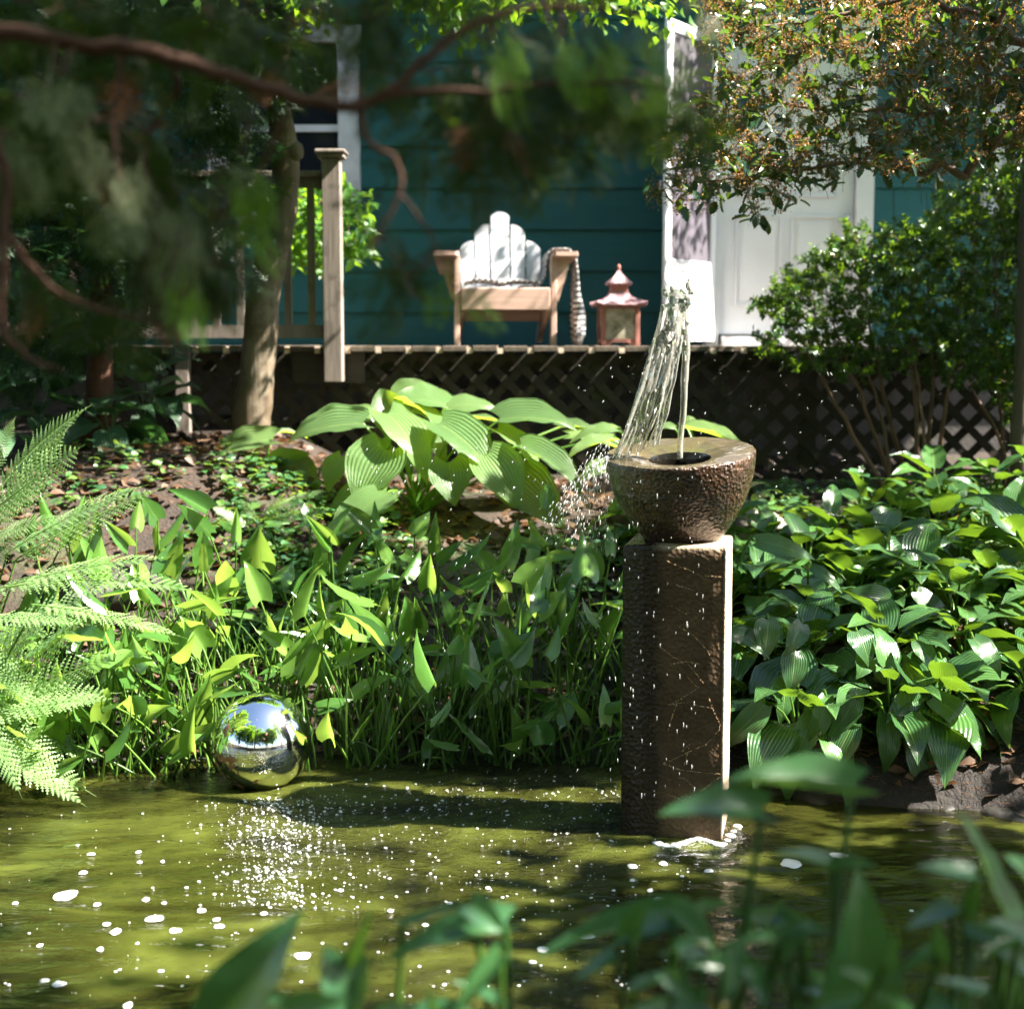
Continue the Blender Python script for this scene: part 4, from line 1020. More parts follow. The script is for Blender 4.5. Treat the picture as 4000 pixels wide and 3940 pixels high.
def mk(T, name, mat): return [t.mesh(name, mat) for t in T]
ME = {'hb': mk(HB, 'leaf', M['hosta_big']), 'ho': mk(HO, 'leaf', M['hosta']), 'hd': mk(HO, 'leaf', M['hosta_dark']), 'pk': mk(PK, 'leaf', M['pickerel']), 'pf': mk(PK, 'leaf', M['pickerel_shaded']),
      'fern': mk(FROND, 'frond', M['fern']), 'holly': mk(HOLLY, 'leaf', M['holly_leaf']), 'spray': mk(SPRAY, 'spray', M['cedar_leaf']), 'spray_dead': mk(SPRAY[:2], 'spray', M['cedar_dead'])}
CAMP = Vector((0, 0, H))
def petiole(parent, pts, r0, r1, mat, name='stalk', n=5):
    k = len(pts); return MB().tube(pts, [lerp(r0, r1, i / (k - 1)) for i in range(k)], n, cap=False).build(name, mat, parent, True)
def bez(a, b, c, n=7):
    a, b, c = Vector(a), Vector(b), Vector(c); return [a * (1 - t) ** 2 + b * 2 * t * (1 - t) + c * t * t for t in np.linspace(0, 1, n)]

# ------------------------------------------------------------------ the large hosta by the deck
random.seed(3)
def c5(x, y): return 1100 + x * 0.7243, 1350 + y * 0.7243
def c4(x, y): return x * 0.7243, 1400 + y * 0.7243
HY = 8.15
hroot = P(*c5(720, 800), HY); hroot.z = ground_z(hroot.x, hroot.y)
hos = thing('giant_hosta', hroot, 'giant blue-green hosta with huge ribbed leaves in front of the lattice', 'hosta')
# base px, tip px, depth of base, depth of tip, normal, width, template
HL = [((880, 320), (590, 225), 8.5, 8.45, (0, -0.35, 1), 1.1, 0), ((690, 320), (915, 375), 8.35, 8.15, (0.1, 0.25, 1), 1.0, 1), ((620, 420), (510, 225), 8.3, 8.35, (-0.5, -0.4, 0.7), 0.9, 2),
      ((890, 330), (1172, 262), 8.5, 8.5, (0, -0.5, 1), 0.8, 3), ((980, 400), (1240, 345), 8.3, 8.25, (0, -0.1, 1), 0.9, 1), ((1180, 395), (1575, 335), 8.2, 8.15, (0.05, -0.45, 1), 0.75, 0),
      ((440, 420), (35, 410), 8.2, 8.1, (-0.1, -0.55, 1), 0.75, 0), ((500, 385), (175, 312), 8.4, 8.5, (0, -0.3, 1), 0.7, 3), ((570, 365), (825, 580), 8.1, 7.85, (0.35, -0.6, 0.9), 0.75, 1),
      ((850, 420), (1165, 590), 8.1, 7.85, (0.2, -0.5, 0.9), 0.75, 0), ((560, 560), (400, 815), 7.95, 7.75, (-0.15, -1, 0.35), 1.0, 2), ((900, 630), (935, 832), 7.95, 7.8, (0.1, -1, 0.3), 1.0, 2),
      ((1105, 590), (1288, 812), 7.95, 7.75, (0.25, -1, 0.4), 0.85, 0), ((1190, 660), (1505, 882), 8.0, 7.75, (0.1, -0.9, 0.5), 0.75, 3), ((1160, 450), (1420, 560), 8.15, 7.95, (0.2, -0.3, 1), 0.7, 1),
      ((1290, 540), (1655, 690), 8.0, 7.8, (0.15, -0.35, 1), 0.55, 0), ((1290, 510), (1640, 560), 8.25, 8.2, (0, -0.2, 1), 0.6, 3), ((570, 790), (205, 985), 7.75, 7.55, (-0.15, -0.5, 0.9), 0.6, 3),
      ((560, 800), (240, 870), 7.9, 7.8, (-0.2, -0.8, 0.6), 0.85, 2), ((330, 600), (215, 730), 8.1, 8.0, (-0.5, -0.8, 0.5), 0.9, 1), ((700, 350), (890, 390), 8.5, 8.4, (0, -0.2, 1), 0.8, 0),
      ((760, 470), (900, 560), 8.3, 8.2, (0, -0.3, 1), 1.0, 1), ((540, 500), (500, 620), 8.2, 8.1, (-0.3, -1, 0.4), 1.0, 2), ((1000, 500), (1060, 640), 8.2, 8.1, (0.2, -1, 0.5), 1.0, 2), ((640, 300), (770, 175), 8.6, 8.65, (0.1, -0.6, 0.7), 1.0, 2),
      ((1560, 480), (1840, 440), 8.5, 8.5, (0, -0.4, 1), 0.55, 3), ((1500, 440), (1700, 405), 8.6, 8.6, (0, -0.3, 1), 0.7, 0), ((1640, 520), (1880, 500), 8.35, 8.3, (0, -0.35, 1), 0.55, 1)]
for (b, t, yb, yt, nr, w, ti) in HL:
    B = P(*c5(*b), yb); T = P(*c5(*t), yt)
    lf = link('leaf', ME['hb'][ti], hos, frame(B, T, nr, w * 1.22))
    petiole(hos, bez(hroot + Vector((rnd(-.06, .06), rnd(-.05, .05), 0)), (B + hroot) / 2 + Vector((0, 0, 0.10)), B), 0.009, 0.006, M['stalk'])
# second one at the foot of the tree, third behind the bowl
r2 = P(*c4(1440, 640), 8.3); r2.z = ground_z(r2.x, r2.y)
h2 = thing('broad_hosta', r2, 'low broad-leaved hosta with browned leaf edges at the foot of the tree trunk', 'hosta')
for (b, t, yb, yt, nr, w, ti) in [((1470, 440), (1105, 465), 8.3, 8.2, (0, -0.6, 0.8), 0.7, 0), ((1440, 605), (1650, 485), 8.2, 8.2, (0.2, -0.7, 0.7), 0.65, 2), ((1480, 400), (1690, 370), 8.45, 8.5, (0, -0.3, 1), 0.6, 1), ((1430, 640), (1230, 700), 8.3, 8.1, (-0.2, -0.6, 0.8), 0.7, 3), ((1500, 640), (1480, 760), 8.2, 8.0, (0, -1, .5), 0.9, 3), ((1560, 560), (1700, 640), 8.3, 8.1, (0.2, -0.8, .6), 0.8, 0)]:
    B = P(*c4(*b), yb); T = P(*c4(*t), yt); link('leaf', ME['hb'][ti], h2, frame(B, T, nr, w)); petiole(h2, bez(r2, (B + r2) / 2 + Vector((0, 0, .08)), B), 0.008, 0.005, M['stalk'])
r3 = P(2790, 1900, 8.0); r3.z = ground_z(r3.x, r3.y)
h3 = thing('pale_hosta', r3, 'pale silvery hosta leaves just behind the stone bowl', 'hosta')
def c6(x, y): return 2200 + x * 0.6208, 1050 + y * 0.6208
for (b, t, yb, yt, nr, w, ti) in [((800, 1010), (1200, 1060), 8.0, 7.9, (0, -0.2, 1), 0.6, 0), ((700, 1000), (590, 960), 8.0, 8.0, (0, -0.4, 1), 0.9, 1), ((760, 960), (830, 930), 8.2, 8.2, (0, -0.3, 1), 1.3, 2), ((330, 1010), (60, 985), 8.2, 8.15, (0, -0.3, 1), 0.6, 3), ((300, 1080), (20, 1110), 8.1, 8.0, (0, -0.3, 1), 0.6, 0), ((1000, 1250), (1180, 1230), 7.9, 7.8, (0.2, -0.5, 0.8), 0.8, 3), ((200, 1000), (340, 940), 8.3, 8.3, (0, -0.3, 1), 0.8, 1), ((260, 1240), (120, 1310), 7.9, 7.8, (0, -.8, .6), .8, 2)]:
    B = P(*c6(*b), yb); T = P(*c6(*t), yt); link('leaf', ME['hb'][ti], h3, frame(B, T, nr, w)); petiole(h3, bez(r3, (B + r3) / 2 + Vector((0, 0, .1)), B), 0.008, 0.005, M['stalk'])

def rosette(name, label, cat, group, root, nleaf, L, hgt, meshes, stalk, yaw0=0, wid=1.0, spread=1.0, nose=0.0):
    th = thing(name, root, label, cat, group)
    for q in range(nleaf):
        f = (q + 0.5) / nleaf; az = yaw0 + q * 2.39996 + rnd(-.3, .3)
        d = Vector((math.cos(az), math.sin(az), 0)); out = lerp(0.25, 1.0, f ** 0.8) * spread
        l = L * rnd(0.75, 1.15) * lerp(0.85, 1.1, f)
        B = root + d * (hgt * 0.65 * out) + Vector((0, 0, hgt * lerp(1.15, 0.5, f) * rnd(0.85, 1.1)))
        el = lerp(0.9, -0.55, f) + rnd(-.25, .25)
        T = B + (d * math.cos(el) + Vector((0, 0, math.sin(el)))) * l
        nr = (Vector((0, 0, 1)) * math.cos(el) - d * math.sin(el) + d * 0.15 + rvec(0.18))
        link('leaf', random.choice(meshes), th, frame(B, T, nr, rnd(0.85, 1.2) * wid))
        petiole(th, bez(root, root + d * 0.02 + Vector((0, 0, hgt * 0.7)), B, 5), 0.006, 0.004, stalk, n=4)
    return th
# dark hostas in the shade on the left
random.seed(17)
for i_, (px, py, Y, n, L, h) in enumerate([(580, 1800, 8.9, 16, 0.26, 0.30), (430, 1830, 8.4, 12, 0.25, 0.24), (150, 1800, 8.6, 12, 0.26, 0.32), (-60, 1880, 7.8, 10, 0.25, 0.3)]):
    r = P(px, py, Y); r.z = ground_z(r.x, r.y)
    rosette('shade_hosta', ['dark blue-green hosta in deep shade beside the deck support post', 'dark hosta in deep shade in front of the one by the deck support post', 'dark hosta in deep shade under the evergreen', 'dark hosta in deep shade behind the large fern'][i_], 'hosta', 'dark hostas in the shade by the deck', r, n, L, h, ME['hd'], M['stalk_dark'], 0, 1.15)
# hosta bed on the right bank
random.seed(29)
cells = []
yy = 5.62
while yy < 8.3:
    xx = 0.80 + (0.12 if int(yy * 10) % 2 else 0) + rnd(-.05, .05)
    while xx < yy * 0.37 + 0.35:
        cells.append((xx + rnd(-.06, .06), yy + rnd(-.07, .07))); xx += rnd(0.25, 0.33)
    yy += 0.31
for (x, y) in cells:
    if abs(x - pcx) < 0.25 and y < 5.6: continue
    if x < 0.86 and y < 5.75: continue
    g = ground_z(x, y)
    if g < 0.03: continue
    r = Vector((x, y, g)); n = 13 if y < 7 else 10
    if y > 7.7 and random.random() < 0.35: continue
    rosette('bank_hosta', 'glossy green ribbed hosta clump on the bank right of the stone pillar', 'hosta', 'glossy hostas covering the right bank', r, n, rnd(0.17, 0.30), rnd(0.17, 0.25), ME['ho'], M['stalk'], rnd(0, 6), rnd(0.95, 1.15))
def c7(x, y): return 2700 + x * 0.7353, 1700 + y * 0.7353
KL = [((1155, 1365), (1200, 1575), 0.85), ((1175, 1590), (1278, 1885), 0.65), ((1360, 1640), (1470, 1900), 0.62), ((1285, 1395), (1582, 1535), 0.65), ((1030, 1480), (1075, 1700), 0.75), ((860, 1535), (750, 1715), 0.7), ((500, 1640), (530, 1845), 0.8),
      ((650, 1480), (575, 1665), 0.7), ((550, 1150), (545, 1300), 1.0), ((490, 1290), (515, 1455), 0.95), ((390, 1430), (235, 1590), 0.7), ((1300, 1480), (1320, 1660), 0.7), ((720, 1390), (690, 1560), 0.7), ((880, 1380), (800, 1530), 0.7), ((590, 1000), (545, 1110), 0.9), ((410, 980), (400, 1100), 1.1), ((880, 1040), (945, 1140), 1.2), ((930, 1160), (925, 1235), 1.2), ((1200, 1090), (1285, 1190), .8), ((1500, 1080), (1640, 1200), .8), ((1330, 1190), (1380, 1290), .9), ((330, 1080), (235, 1040), .7), ((250, 1030), (380, 1120), .6), ((350, 560), (580, 600), .6), ((1050, 880), (900, 840), .8), ((1200, 830), (1400, 1000), .6), ((640, 700), (760, 760), .6)]
r = Vector((1.35, 5.78, ground_z(1.35, 5.78)))
kh = thing('overhanging_hosta', r, 'large hosta whose wet leaves hang down over the dark pond edge', 'hosta')
for (b, t, w) in KL:
    dep = 5.42 if b[1] > 1300 else 5.60 if b[1] > 950 else 6.1
    B = P(*c7(*b), dep + 0.05); T = P(*c7(*t), dep - 0.03)
    T = B + (T - B) * 1.22; T.z -= 0.02 if b[1] > 1300 else 0
    link('leaf', random.choice(ME['ho'][:2] + [ME['ho'][3]]), kh, frame(B, T, Vector((rnd(-.2, .4), -1, rnd(0.35, 0.8))), w * rnd(1.15, 1.3)))
    petiole(kh, bez(B + Vector((rnd(-.1, .1), 0.22, -0.16)), B + Vector((0, 0.10, 0.07)), B, 6), 0.006, 0.004, M['stalk'])

# ------------------------------------------------------------------ pickerelweed at the far shore
random.seed(41)
def pick_leaf(th, B, T, nr, w, foot, mesh=None, stalk=None, set_='pk', ti=None):
    link('leaf', ME[set_][ti if ti is not None else random.randrange(5)], th, frame(B, T, nr, w))
    mid = (foot + B) / 2 + Vector((rnd(-.03, .03), rnd(-.03, .03), 0.06))
    petiole(th, bez(foot, mid, B, 6), 0.0055, 0.0038, stalk or M['stalk'], n=5)
KEY = [(c4, (850, 870), (760, 742), 1.5, 6.6), (c4, (1118, 822), (898, 688), 0.8, 6.5), (c4, (1130, 945), (985, 788), 1.0, 6.5), (c4, (690, 1010), (570, 882), 1.2, 6.3), (c4, (370, 1000), (455, 778), 1.0, 6.2), (c4, (915, 1170), (978, 938), 0.8, 6.4),
       (c4, (1400, 1130), (1388, 922), 1.5, 6.5), (c4, (1405, 1305), (1322, 1082), 1.0, 6.3), (c4, (1782, 1008), (1652, 848), 0.7, 6.5), (c4, (1105, 1362), (1240, 1203), 1.1, 6.2), (c4, (1095, 1562), (980, 1388), 1.2, 6.0), (c4, (1545, 1565), (1395, 1462), 0.9, 6.0), (c4, (1600, 1705), (1748, 1412), 0.9, 5.95), (c4, (1440, 892), (1565, 880), 0.8, 6.7),
       (c4, (1090, 1100), (1085, 920), 1.3, 6.4), (c4, (640, 1640), (800, 1500), 0.8, 6.0), (c4, (1000, 1350), (1260, 1280), 0.5, 6.15), (c4, (1190, 1490), (1250, 1440), 1.4, 6.1), (c4, (520, 1635), (400, 1580), 1.0, 6.0), (c4, (950, 1480), (1010, 1640), 0.9, 6.0), (c4, (1130, 1740), (1310, 1670), 0.7, 5.9),
       (c5, (718, 1012), (802, 893), 1.3, 6.7), (c5, (830, 1110), (822, 925), 1.0, 6.6), (c5, (482, 992), (302, 828), 0.75, 6.6), (c5, (262, 1072), (138, 918), 0.7, 6.5), (c5, (592, 1172), (508, 1008), 0.9, 6.5), (c5, (1198, 1182), (1293, 952), 1.2, 6.5), (c5, (1645, 1242), (1692, 1055), 1.7, 6.4), (c5, (1300, 1292), (1470, 1125), 1.4, 6.4), (c5, (1385, 1442), (1530, 1318), 1.3, 6.2), (c5, (572, 1612), (403, 1368), 0.85, 6.0), (c5, (710, 1542), (670, 1358), 1.3, 6.0), (c5, (850, 1645), (698, 1640), 1.0, 5.95),
       (c5, (860, 1830), (890, 1640), 1.0, 5.95), (c5, (1290, 1725), (1155, 1470), 0.9, 6.0), (c5, (930, 1500), (870, 1330), 0.9, 6.2), (c5, (1150, 1750), (1080, 1720), 1.2, 5.95), (c5, (980, 1290), (1150, 1190), 0.7, 6.3), (c5, (850, 1160), (970, 1050), 1.1, 6.5), (c5, (1120, 1200), (990, 1060), 0.9, 6.5), (c5, (480, 1240), (640, 1230), 0.8, 6.3), (c5, (1260, 1060), (1410, 1090), 0.8, 6.6), (c5, (1460, 1140), (1600, 1130), 0.9, 6.5), (c5, (90, 1760), (220, 1490), 0.9, 6.0), (c5, (1010, 1420), (1190, 1450), 0.8, 6.2), (c5, (300, 1700), (540, 1620), 0.6, 6.0), (c5, (660, 1120), (740, 1170), 1.4, 6.5)]
def c2b(x, y): return x * 0.7563, 2500 + y * 0.7563
KEY += [(c2b, (520, 550), (420, 390), 0.8, 5.75), (c2b, (1000, 450), (1080, 195), 0.9, 5.85), (c2b, (890, 590), (1140, 410), 0.7, 5.75), (c2b, (1110, 270), (1310, 270), 0.6, 5.8), (c2b, (1000, 500), (1100, 500), 1.0, 5.7), (c2b, (1640, 350), (1820, 300), 1.0, 5.9), (c2b, (1500, 320), (1440, 330), 2.0, 5.62), (c2b, (320, 450), (350, 250), 1.1, 5.8), (c2b, (620, 440), (740, 480), 1.0, 5.75), (c2b, (840, 440), (870, 500), 1.2, 5.75), (c2b, (380, 560), (340, 480), 1.1, 5.7), (c2b, (300, 670), (450, 590), .7, 5.65), (c2b, (480, 320), (580, 400), .9, 5.8), (c2b, (545, 320), (680, 370), .7, 5.8), (c2b, (730, 400), (860, 340), .9, 5.75), (c2b, (860, 310), (920, 400), 1.0, 5.75), (c2b, (1100, 220), (1260, 140), .5, 5.85)]
clumps = {}
def clump_for(x, y):
    key = (round(x / 0.30), round(y / 0.42))
    if key not in clumps:
        xx, yy = key[0] * 0.30 + rnd(-.06, .06), key[1] * 0.42 + rnd(-.05, .05)
        root = Vector((xx, yy, ground_z(xx, yy)))
        clumps[key] = thing('pickerelweed', root, 'upright pickerelweed clump with glossy spear-shaped leaves along the far pond edge', 'water plant', 'pickerelweed clumps along the far pond edge')
    return clumps[key]
for (cf, b, t, w, Y) in KEY:
    B = P(*cf(*b), Y); T = P(*cf(*t), Y + rnd(-0.10, 0.04))
    d = T - B; side = d.cross(CAMP - B).normalized(); face = side.cross(d).normalized()
    if face.dot(CAMP - B) < 0: face = -face
    th = clump_for(B.x + rnd(-.1, .1), min(Y + 0.05, 6.9))
    pick_leaf(th, B, T, face + Vector((rnd(-.3, .5), 0, rnd(0, .6))), w * 1.25, th.location.copy() + Vector((rnd(-.08, .08), rnd(-.08, .08), 0)))
for q in range(330):                               # the rest of the stand
    x = rnd(-2.15, 0.62); y = shore(x) + lerp(-0.16, 0.95, random.random() ** 1.6)
    if abs(x - bc.x) < 0.30 and y < 5.98: continue
    if y > 6.5 and x > -1.1 and random.random() < 0.6: continue
    th = clump_for(x, y); foot = Vector((x, y, ground_z(x, y)))
    hgt = rnd(0.18, 0.62) if random.random() < 0.75 else rnd(0.05, 0.25)
    lean = Vector((random.gauss(0, 0.16), random.gauss(-0.06, 0.12), 0)); B = foot + lean + Vector((0, 0, hgt))
    B.z = max(B.z, 0.06)
    az = rnd(0, 6.283); el = rnd(0.1, 1.35); L = rnd(0.13, 0.25)
    d = Vector((math.cos(az) * math.cos(el), math.sin(az) * math.cos(el), math.sin(el)))
    nr = Vector((-math.cos(az) * math.sin(el), -math.sin(az) * math.sin(el), math.cos(el)))
    if random.random() < 0.5: nr = -nr
    pick_leaf(th, B, B + d * L, nr + rvec(.25), rnd(0.8, 1.3), foot)
# bare stems and narrow shoots crowding below the leaves
Ms = MB()
for q in range(620):
    x = rnd(-2.2, 0.66); y = shore(x) + lerp(-0.12, 0.7, random.random() ** 1.5); z = ground_z(x, y); h = rnd(0.12, 0.42)
    if abs(x - bc.x) < 0.24 and y < 5.95: continue
    e = Vector((x + random.gauss(0, .09), y + random.gauss(-.03, .06), max(z, 0) + h))
    r_ = rnd(0.003, 0.006); Ms.tube(bez((x, y, z), (lerp(x, e.x, .3), lerp(y, e.y, .3), z + h * .7), e, 5), [r_, r_, r_ * .9, r_ * .8, r_ * .25], 4, cap=False)
so_ = Ms.build('pickerelweed_stems', M['stalk'], None, True); tag(so_, 'mass of thin green stems crowding under the pickerelweed leaves', 'stems', kind='stuff')

# foreground pickerelweed, close to the lens
random.seed(52)
fg_spec = []
def cA(x, y): return 2400 + x * 0.8277, 2900 + y * 0.8277
def c8(x, y): return 600 + x * 1.2417, 2500 + y * 1.2417
FG = [(cA, (700, 330), (225, 285), 1.0, 2.3, (0.1, -0.5, 1)), (cA, (1120, 245), (480, 140), 0.75, 2.35, (0, -0.35, 1)), (cA, (1040, 605), (765, 490), 0.8, 2.3, (0, -0.3, 1)), (cA, (1030, 600), (1245, 570), 0.7, 2.3, (0, -0.3, 1)), (cA, (1900, 900), (1585, 330), 0.75, 2.3, (0.7, -0.5, 0.6)),
      (cA, (1100, 1330), (1195, 630), 1.15, 2.15, (0.25, -1, 0.2)), (cA, (275, 845), (-20, 930), 1.0, 2.25, (0, -0.4, 1)), (cA, (270, 790), (500, 990), 0.9, 2.25, (0, -0.5, 1)), (cA, (545, 960), (535, 1245), 1.3, 2.1, (0.7, -0.5, 0.8)), (cA, (880, 900), (560, 770), 0.8, 2.35, (0.1, -0.6, .8)),
      (cA, (1700, 620), (1410, 600), 0.8, 2.35, (0.1, -0.5, 1)), (cA, (1590, 770), (1375, 890), 0.9, 2.3, (0, -0.4, 1)), (cA, (1640, 800), (1720, 640), 1.0, 2.35, (0.2, -.8, .6)), (cA, (1540, 1000), (1305, 1100), 0.5, 2.1, (0, -.2, 1)), (cA, (1900, 960), (1680, 1030), 0.5, 2.1, (0, .2, 1)), (cA, (650, 1060), (720, 1250), 1.1, 2.1, (.1, -1, .4)), (cA, (830, 940), (490, 930), 0.45, 2.2, (0, -.3, 1)), (cA, (1750, 1180), (1500, 1130), 0.6, 2.05, (0.3, -.4, 1)), (cA, (1480, 1200), (1640, 1280), .7, 2.05, (.2, -.4, 1)), (cA, (240, 1090), (400, 1260), .8, 2.1, (0, -1, .4)), (cA, (90, 1180), (340, 1050), .6, 2.15, (0, -.3, 1)), (cA, (760, 800), (880, 880), 1.4, 2.35, (.1, -1, .5)), (cA, (1990, 700), (1880, 520), 1.2, 2.2, (.5, -.6, .6)), (cA, (360, 830), (560, 740), .6, 2.5, (0, -.3, 1)),
      (c8, (220, 1200), (440, 862), 1.05, 2.15, (-0.2, -1, 0.3)), (c8, (600, 985), (610, 1260), 1.25, 2.2, (0, -0.8, 0.7)), (c8, (1105, 900), (712, 975), 0.75, 2.3, (0, -0.35, 1)), (c8, (605, 1000), (695, 835), 0.35, 2.2, (0.3, -1, 0.2)), (c8, (1090, 985), (930, 1190), 0.55, 2.2, (0, -0.9, 0.6)), (c8, (1640, 872), (1190, 955), 0.5, 2.3, (0, -0.3, 1)), (c8, (1450, 985), (1320, 1080), 0.8, 2.25, (0, -0.5, 1)), (c8, (1000, 830), (1115, 930), 1.2, 2.3, (0, -.9, .5)), (c8, (780, 900), (1000, 835), .6, 2.35, (0, -.2, 1))]
for q in range(46):
    px = rnd(2350, 4050) if q < 34 else rnd(900, 2300); py = rnd(3640, 4050) if q < 34 else rnd(3860, 4060)
    a = rnd(-0.6, 3.7); L = rnd(110, 260); FG.append((lambda x, y: (x, y), (px, py), (px + L * math.cos(a), py - L * math.sin(a) * .7), rnd(.6, 1.1), rnd(1.95, 2.5), (rnd(-.3, .5), rnd(-.9, -.2), rnd(.4, 1))))
groups = {}
for (cf, b, t, w, Y, nr) in FG:
    Y *= 0.84
    B = P(*cf(*b), Y); T = P(*cf(*t), Y - 0.03)
    key = round(B.x / 0.22)
    if key not in groups:
        rx, ry = key * 0.22, 2.05; groups[key] = thing('near_pickerelweed', (rx, ry, ground_z(rx, ry)), 'broad-leaved pickerelweed on the near pond edge, shade and sky sheen painted dark blue-green', 'water plant', 'pickerelweed on the near pond edge')
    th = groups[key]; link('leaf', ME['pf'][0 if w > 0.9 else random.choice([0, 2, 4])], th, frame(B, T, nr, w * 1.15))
    foot = th.location + Vector((rnd(-.05, .05), rnd(-.05, .05), 0)); petiole(th, bez(foot, (foot + B) / 2 + Vector((0, 0, .12)), B, 7), 0.006, 0.0045, M['stalk_dark'])

# ------------------------------------------------------------------ ferns at the left
random.seed(61)
froot = Vector((-2.05, 5.45, 0.12))
fern = thing('wood_fern', froot, 'large bright green fern arching in from beside the pond', 'fern')
FF = [(c4, (0, 700), (368, 183), 5.5, 5.5, (-.3, -.7, .6), 0.95, 1), (c4, (-60, 640), (62, 308), 5.6, 5.6, (0, -1, .4), 1.0, 0), (c4, (-40, 820), (428, 450), 5.45, 5.4, (-.1, -1, .5), 1.3, 2), (c4, (-20, 900), (330, 350), 5.5, 5.5, (0, -1, .5), 0.9, 0), (c4, (40, 1050), (715, 588), 5.4, 5.3, (0, -.45, 1), .8, 0), (c4, (90, 1080), (770, 640), 5.45, 5.4, (.2, -.9, .6), .8, 1), (c4, (-60, 1260), (860, 938), 5.35, 5.2, (0, -.35, 1), .7, 0), (c4, (60, 1230), (1015, 1045), 5.3, 5.15, (0, -.5, .9), .65, 1), (c4, (-160, 1400), (470, 1350), 5.2, 5.1, (0, -.35, 1), .75, 0), (c4, (200, 1330), (1000, 1400), 5.2, 5.1, (0, -.3, 1), .6, 0), (c2b, (-90, 40), (172, 335), 5.2, 5.1, (0, -1, .5), 1.1, 2), (c2b, (-120, 300), (110, 815), 5.2, 5.1, (.2, -1, .4), 0.75, 2), (c2b, (-160, 420), (212, 720), 5.25, 5.1, (.1, -.9, .6), 0.8, 1), (c4, (-140, 900), (260, 640), 5.6, 5.6, (0, -.8, .8), 1.1, 2), (c4, (-100, 1000), (300, 800), 5.5, 5.45, (0, -.6, .8), 1.0, 0), (c4, (-100, 1150), (120, 900), 5.4, 5.35, (0, -.8, .7), 1.1, 2)]
for (cf, b, t, yb, yt, nr, w, ti) in FF:
    B = P(*cf(*b), yb); T = P(*cf(*t), yt); Bx = B - (T - B).normalized() * 0.02
    link('frond', ME['fern'][ti], fern, frame(Bx, T, nr, w))
    petiole(fern, bez(froot, (froot + B) / 2 + Vector((0, 0, .05)), B, 5), 0.005, 0.004, M['stalk'], n=4)
for q in range(14):                                # fill out the clump behind and below
    az = rnd(-0.9, 1.2); L = rnd(0.45, 0.75); B = froot + Vector((rnd(-.12, .1), rnd(-.05, .3), rnd(.05, .35))); el = rnd(-0.35, 1.0)
    d = Vector((math.cos(az) * math.cos(el), -0.5 * math.sin(az) * math.cos(el) - .1, math.sin(el))); T = B + d * L
    link('frond', ME['fern'][random.randrange(3)], fern, frame(B, T, Vector((-.3 * math.sin(el), -.6, .9)) + rvec(.2), rnd(.8, 1.1)))
f2r = P(*c4(1420, 900), 7.2); f2r.z = ground_z(f2r.x, f2r.y)
f2 = thing('small_fern', f2r, 'small pale fern on the leaf litter below the giant hosta', 'fern')
for (b, t, nr, w, ti) in [((1400, 840), (1762, 668), (0, -.5, .9), .9, 0), ((1450, 880), (1790, 750), (0, -.5, .9), .9, 1), ((1340, 910), (1140, 790), (0, -.7, .7), 1.1, 2), ((1330, 890), (1180, 880), (0, -.6, .8), 1.1, 0), ((1380, 880), (1300, 760), (0, -1, .4), 1.2, 2), ((1420, 900), (1520, 720), (0, -1, .4), 1.1, 1)]:
    B = P(*c4(*b), 7.15); T = P(*c4(*t), 7.1); link('frond', ME['fern'][ti], f2, frame(B, T, nr, w)); petiole(f2, bez(f2r, (f2r + B) / 2, B, 4), 0.003, 0.002, M['stalk'], n=4)

# ------------------------------------------------------------------ trees and shrubs
def grow(seeds, targets, mesh, r_tip=0.002, r_gain=0.35, rmax=0.03, sag=0.03, n=6, jit=0.1):
    """join each target to the nearest point already grown; thin twigs near the tips"""
    nodes = [Vector(s) for s in seeds]; arr = np.array([tuple(p) for p in nodes])
    T = [Vector(t) for t in targets]
    dist = [min((t - s).length for s in nodes) for t in T]
    tips = []
    for i in sorted(range(len(T)), key=lambda q: dist[q]):
        t = T[i]; dd = ((arr - np.array(t)) ** 2).sum(1); b = nodes[int(dd.argmin())]
        L = (t - b).length
        if L < 1e-4: continue
        pts = [b]
        off = rvec(jit * L * 0.5)
        for s in range(1, n):
            f = s / (n - 1); p = b.lerp(t, f) + off * math.sin(math.pi * f) + Vector((0, 0, sag * L * math.sin(math.pi * f))) + (rvec(0.02 * L) if s < n - 1 else Vector())
            pts.append(p)
        r0 = min(rmax, r_tip + L * 0.012 * r_gain * 2)
        mesh.tube(pts, [lerp(r0, r_tip, s / (n - 1)) for s in range(n)], 4 if r0 < 0.006 else 6, cap=False)
        nodes += pts[1:]; arr = np.concatenate([arr, np.array([tuple(p) for p in pts[1:]])])
        tips.append((t, (t - pts[-2]).normalized(), pts))
    return tips
def poly(m, pts, r0, r1, n=8, sub=4, wobble=0.0):
    pts = [Vector(p) for p in pts]; out = []
    for i in range(len(pts) - 1):
        p0 = pts[max(i - 1, 0)]; p1 = pts[i]; p2 = pts[i + 1]; p3 = pts[min(i + 2, len(pts) - 1)]
        for t in np.linspace(0, 1, sub + 1)[:-1]:
            out.append(0.5 * ((2 * p1) + (p2 - p0) * t + (2 * p0 - 5 * p1 + 4 * p2 - p3) * t ** 2 + (3 * p1 - p0 - 3 * p2 + p3) * t ** 3) + rvec(wobble))
    out.append(pts[-1]); k = len(out)
    m.tube(out, [lerp(r0, r1, (i / (k - 1)) ** 0.8) * (1 + 0.10 * mnoise.noise(out[i] * 9)) for i in range(k)], n); return out
def inside(poly_, x, y):
    c = False; n = len(poly_)
    for i in range(n):
        x1, y1 = poly_[i]; x2, y2 = poly_[(i + 1) % n]
        if (y1 > y) != (y2 > y) and x < (x2 - x1) * (y - y1) / (y2 - y1) + x1: c = not c
    return c

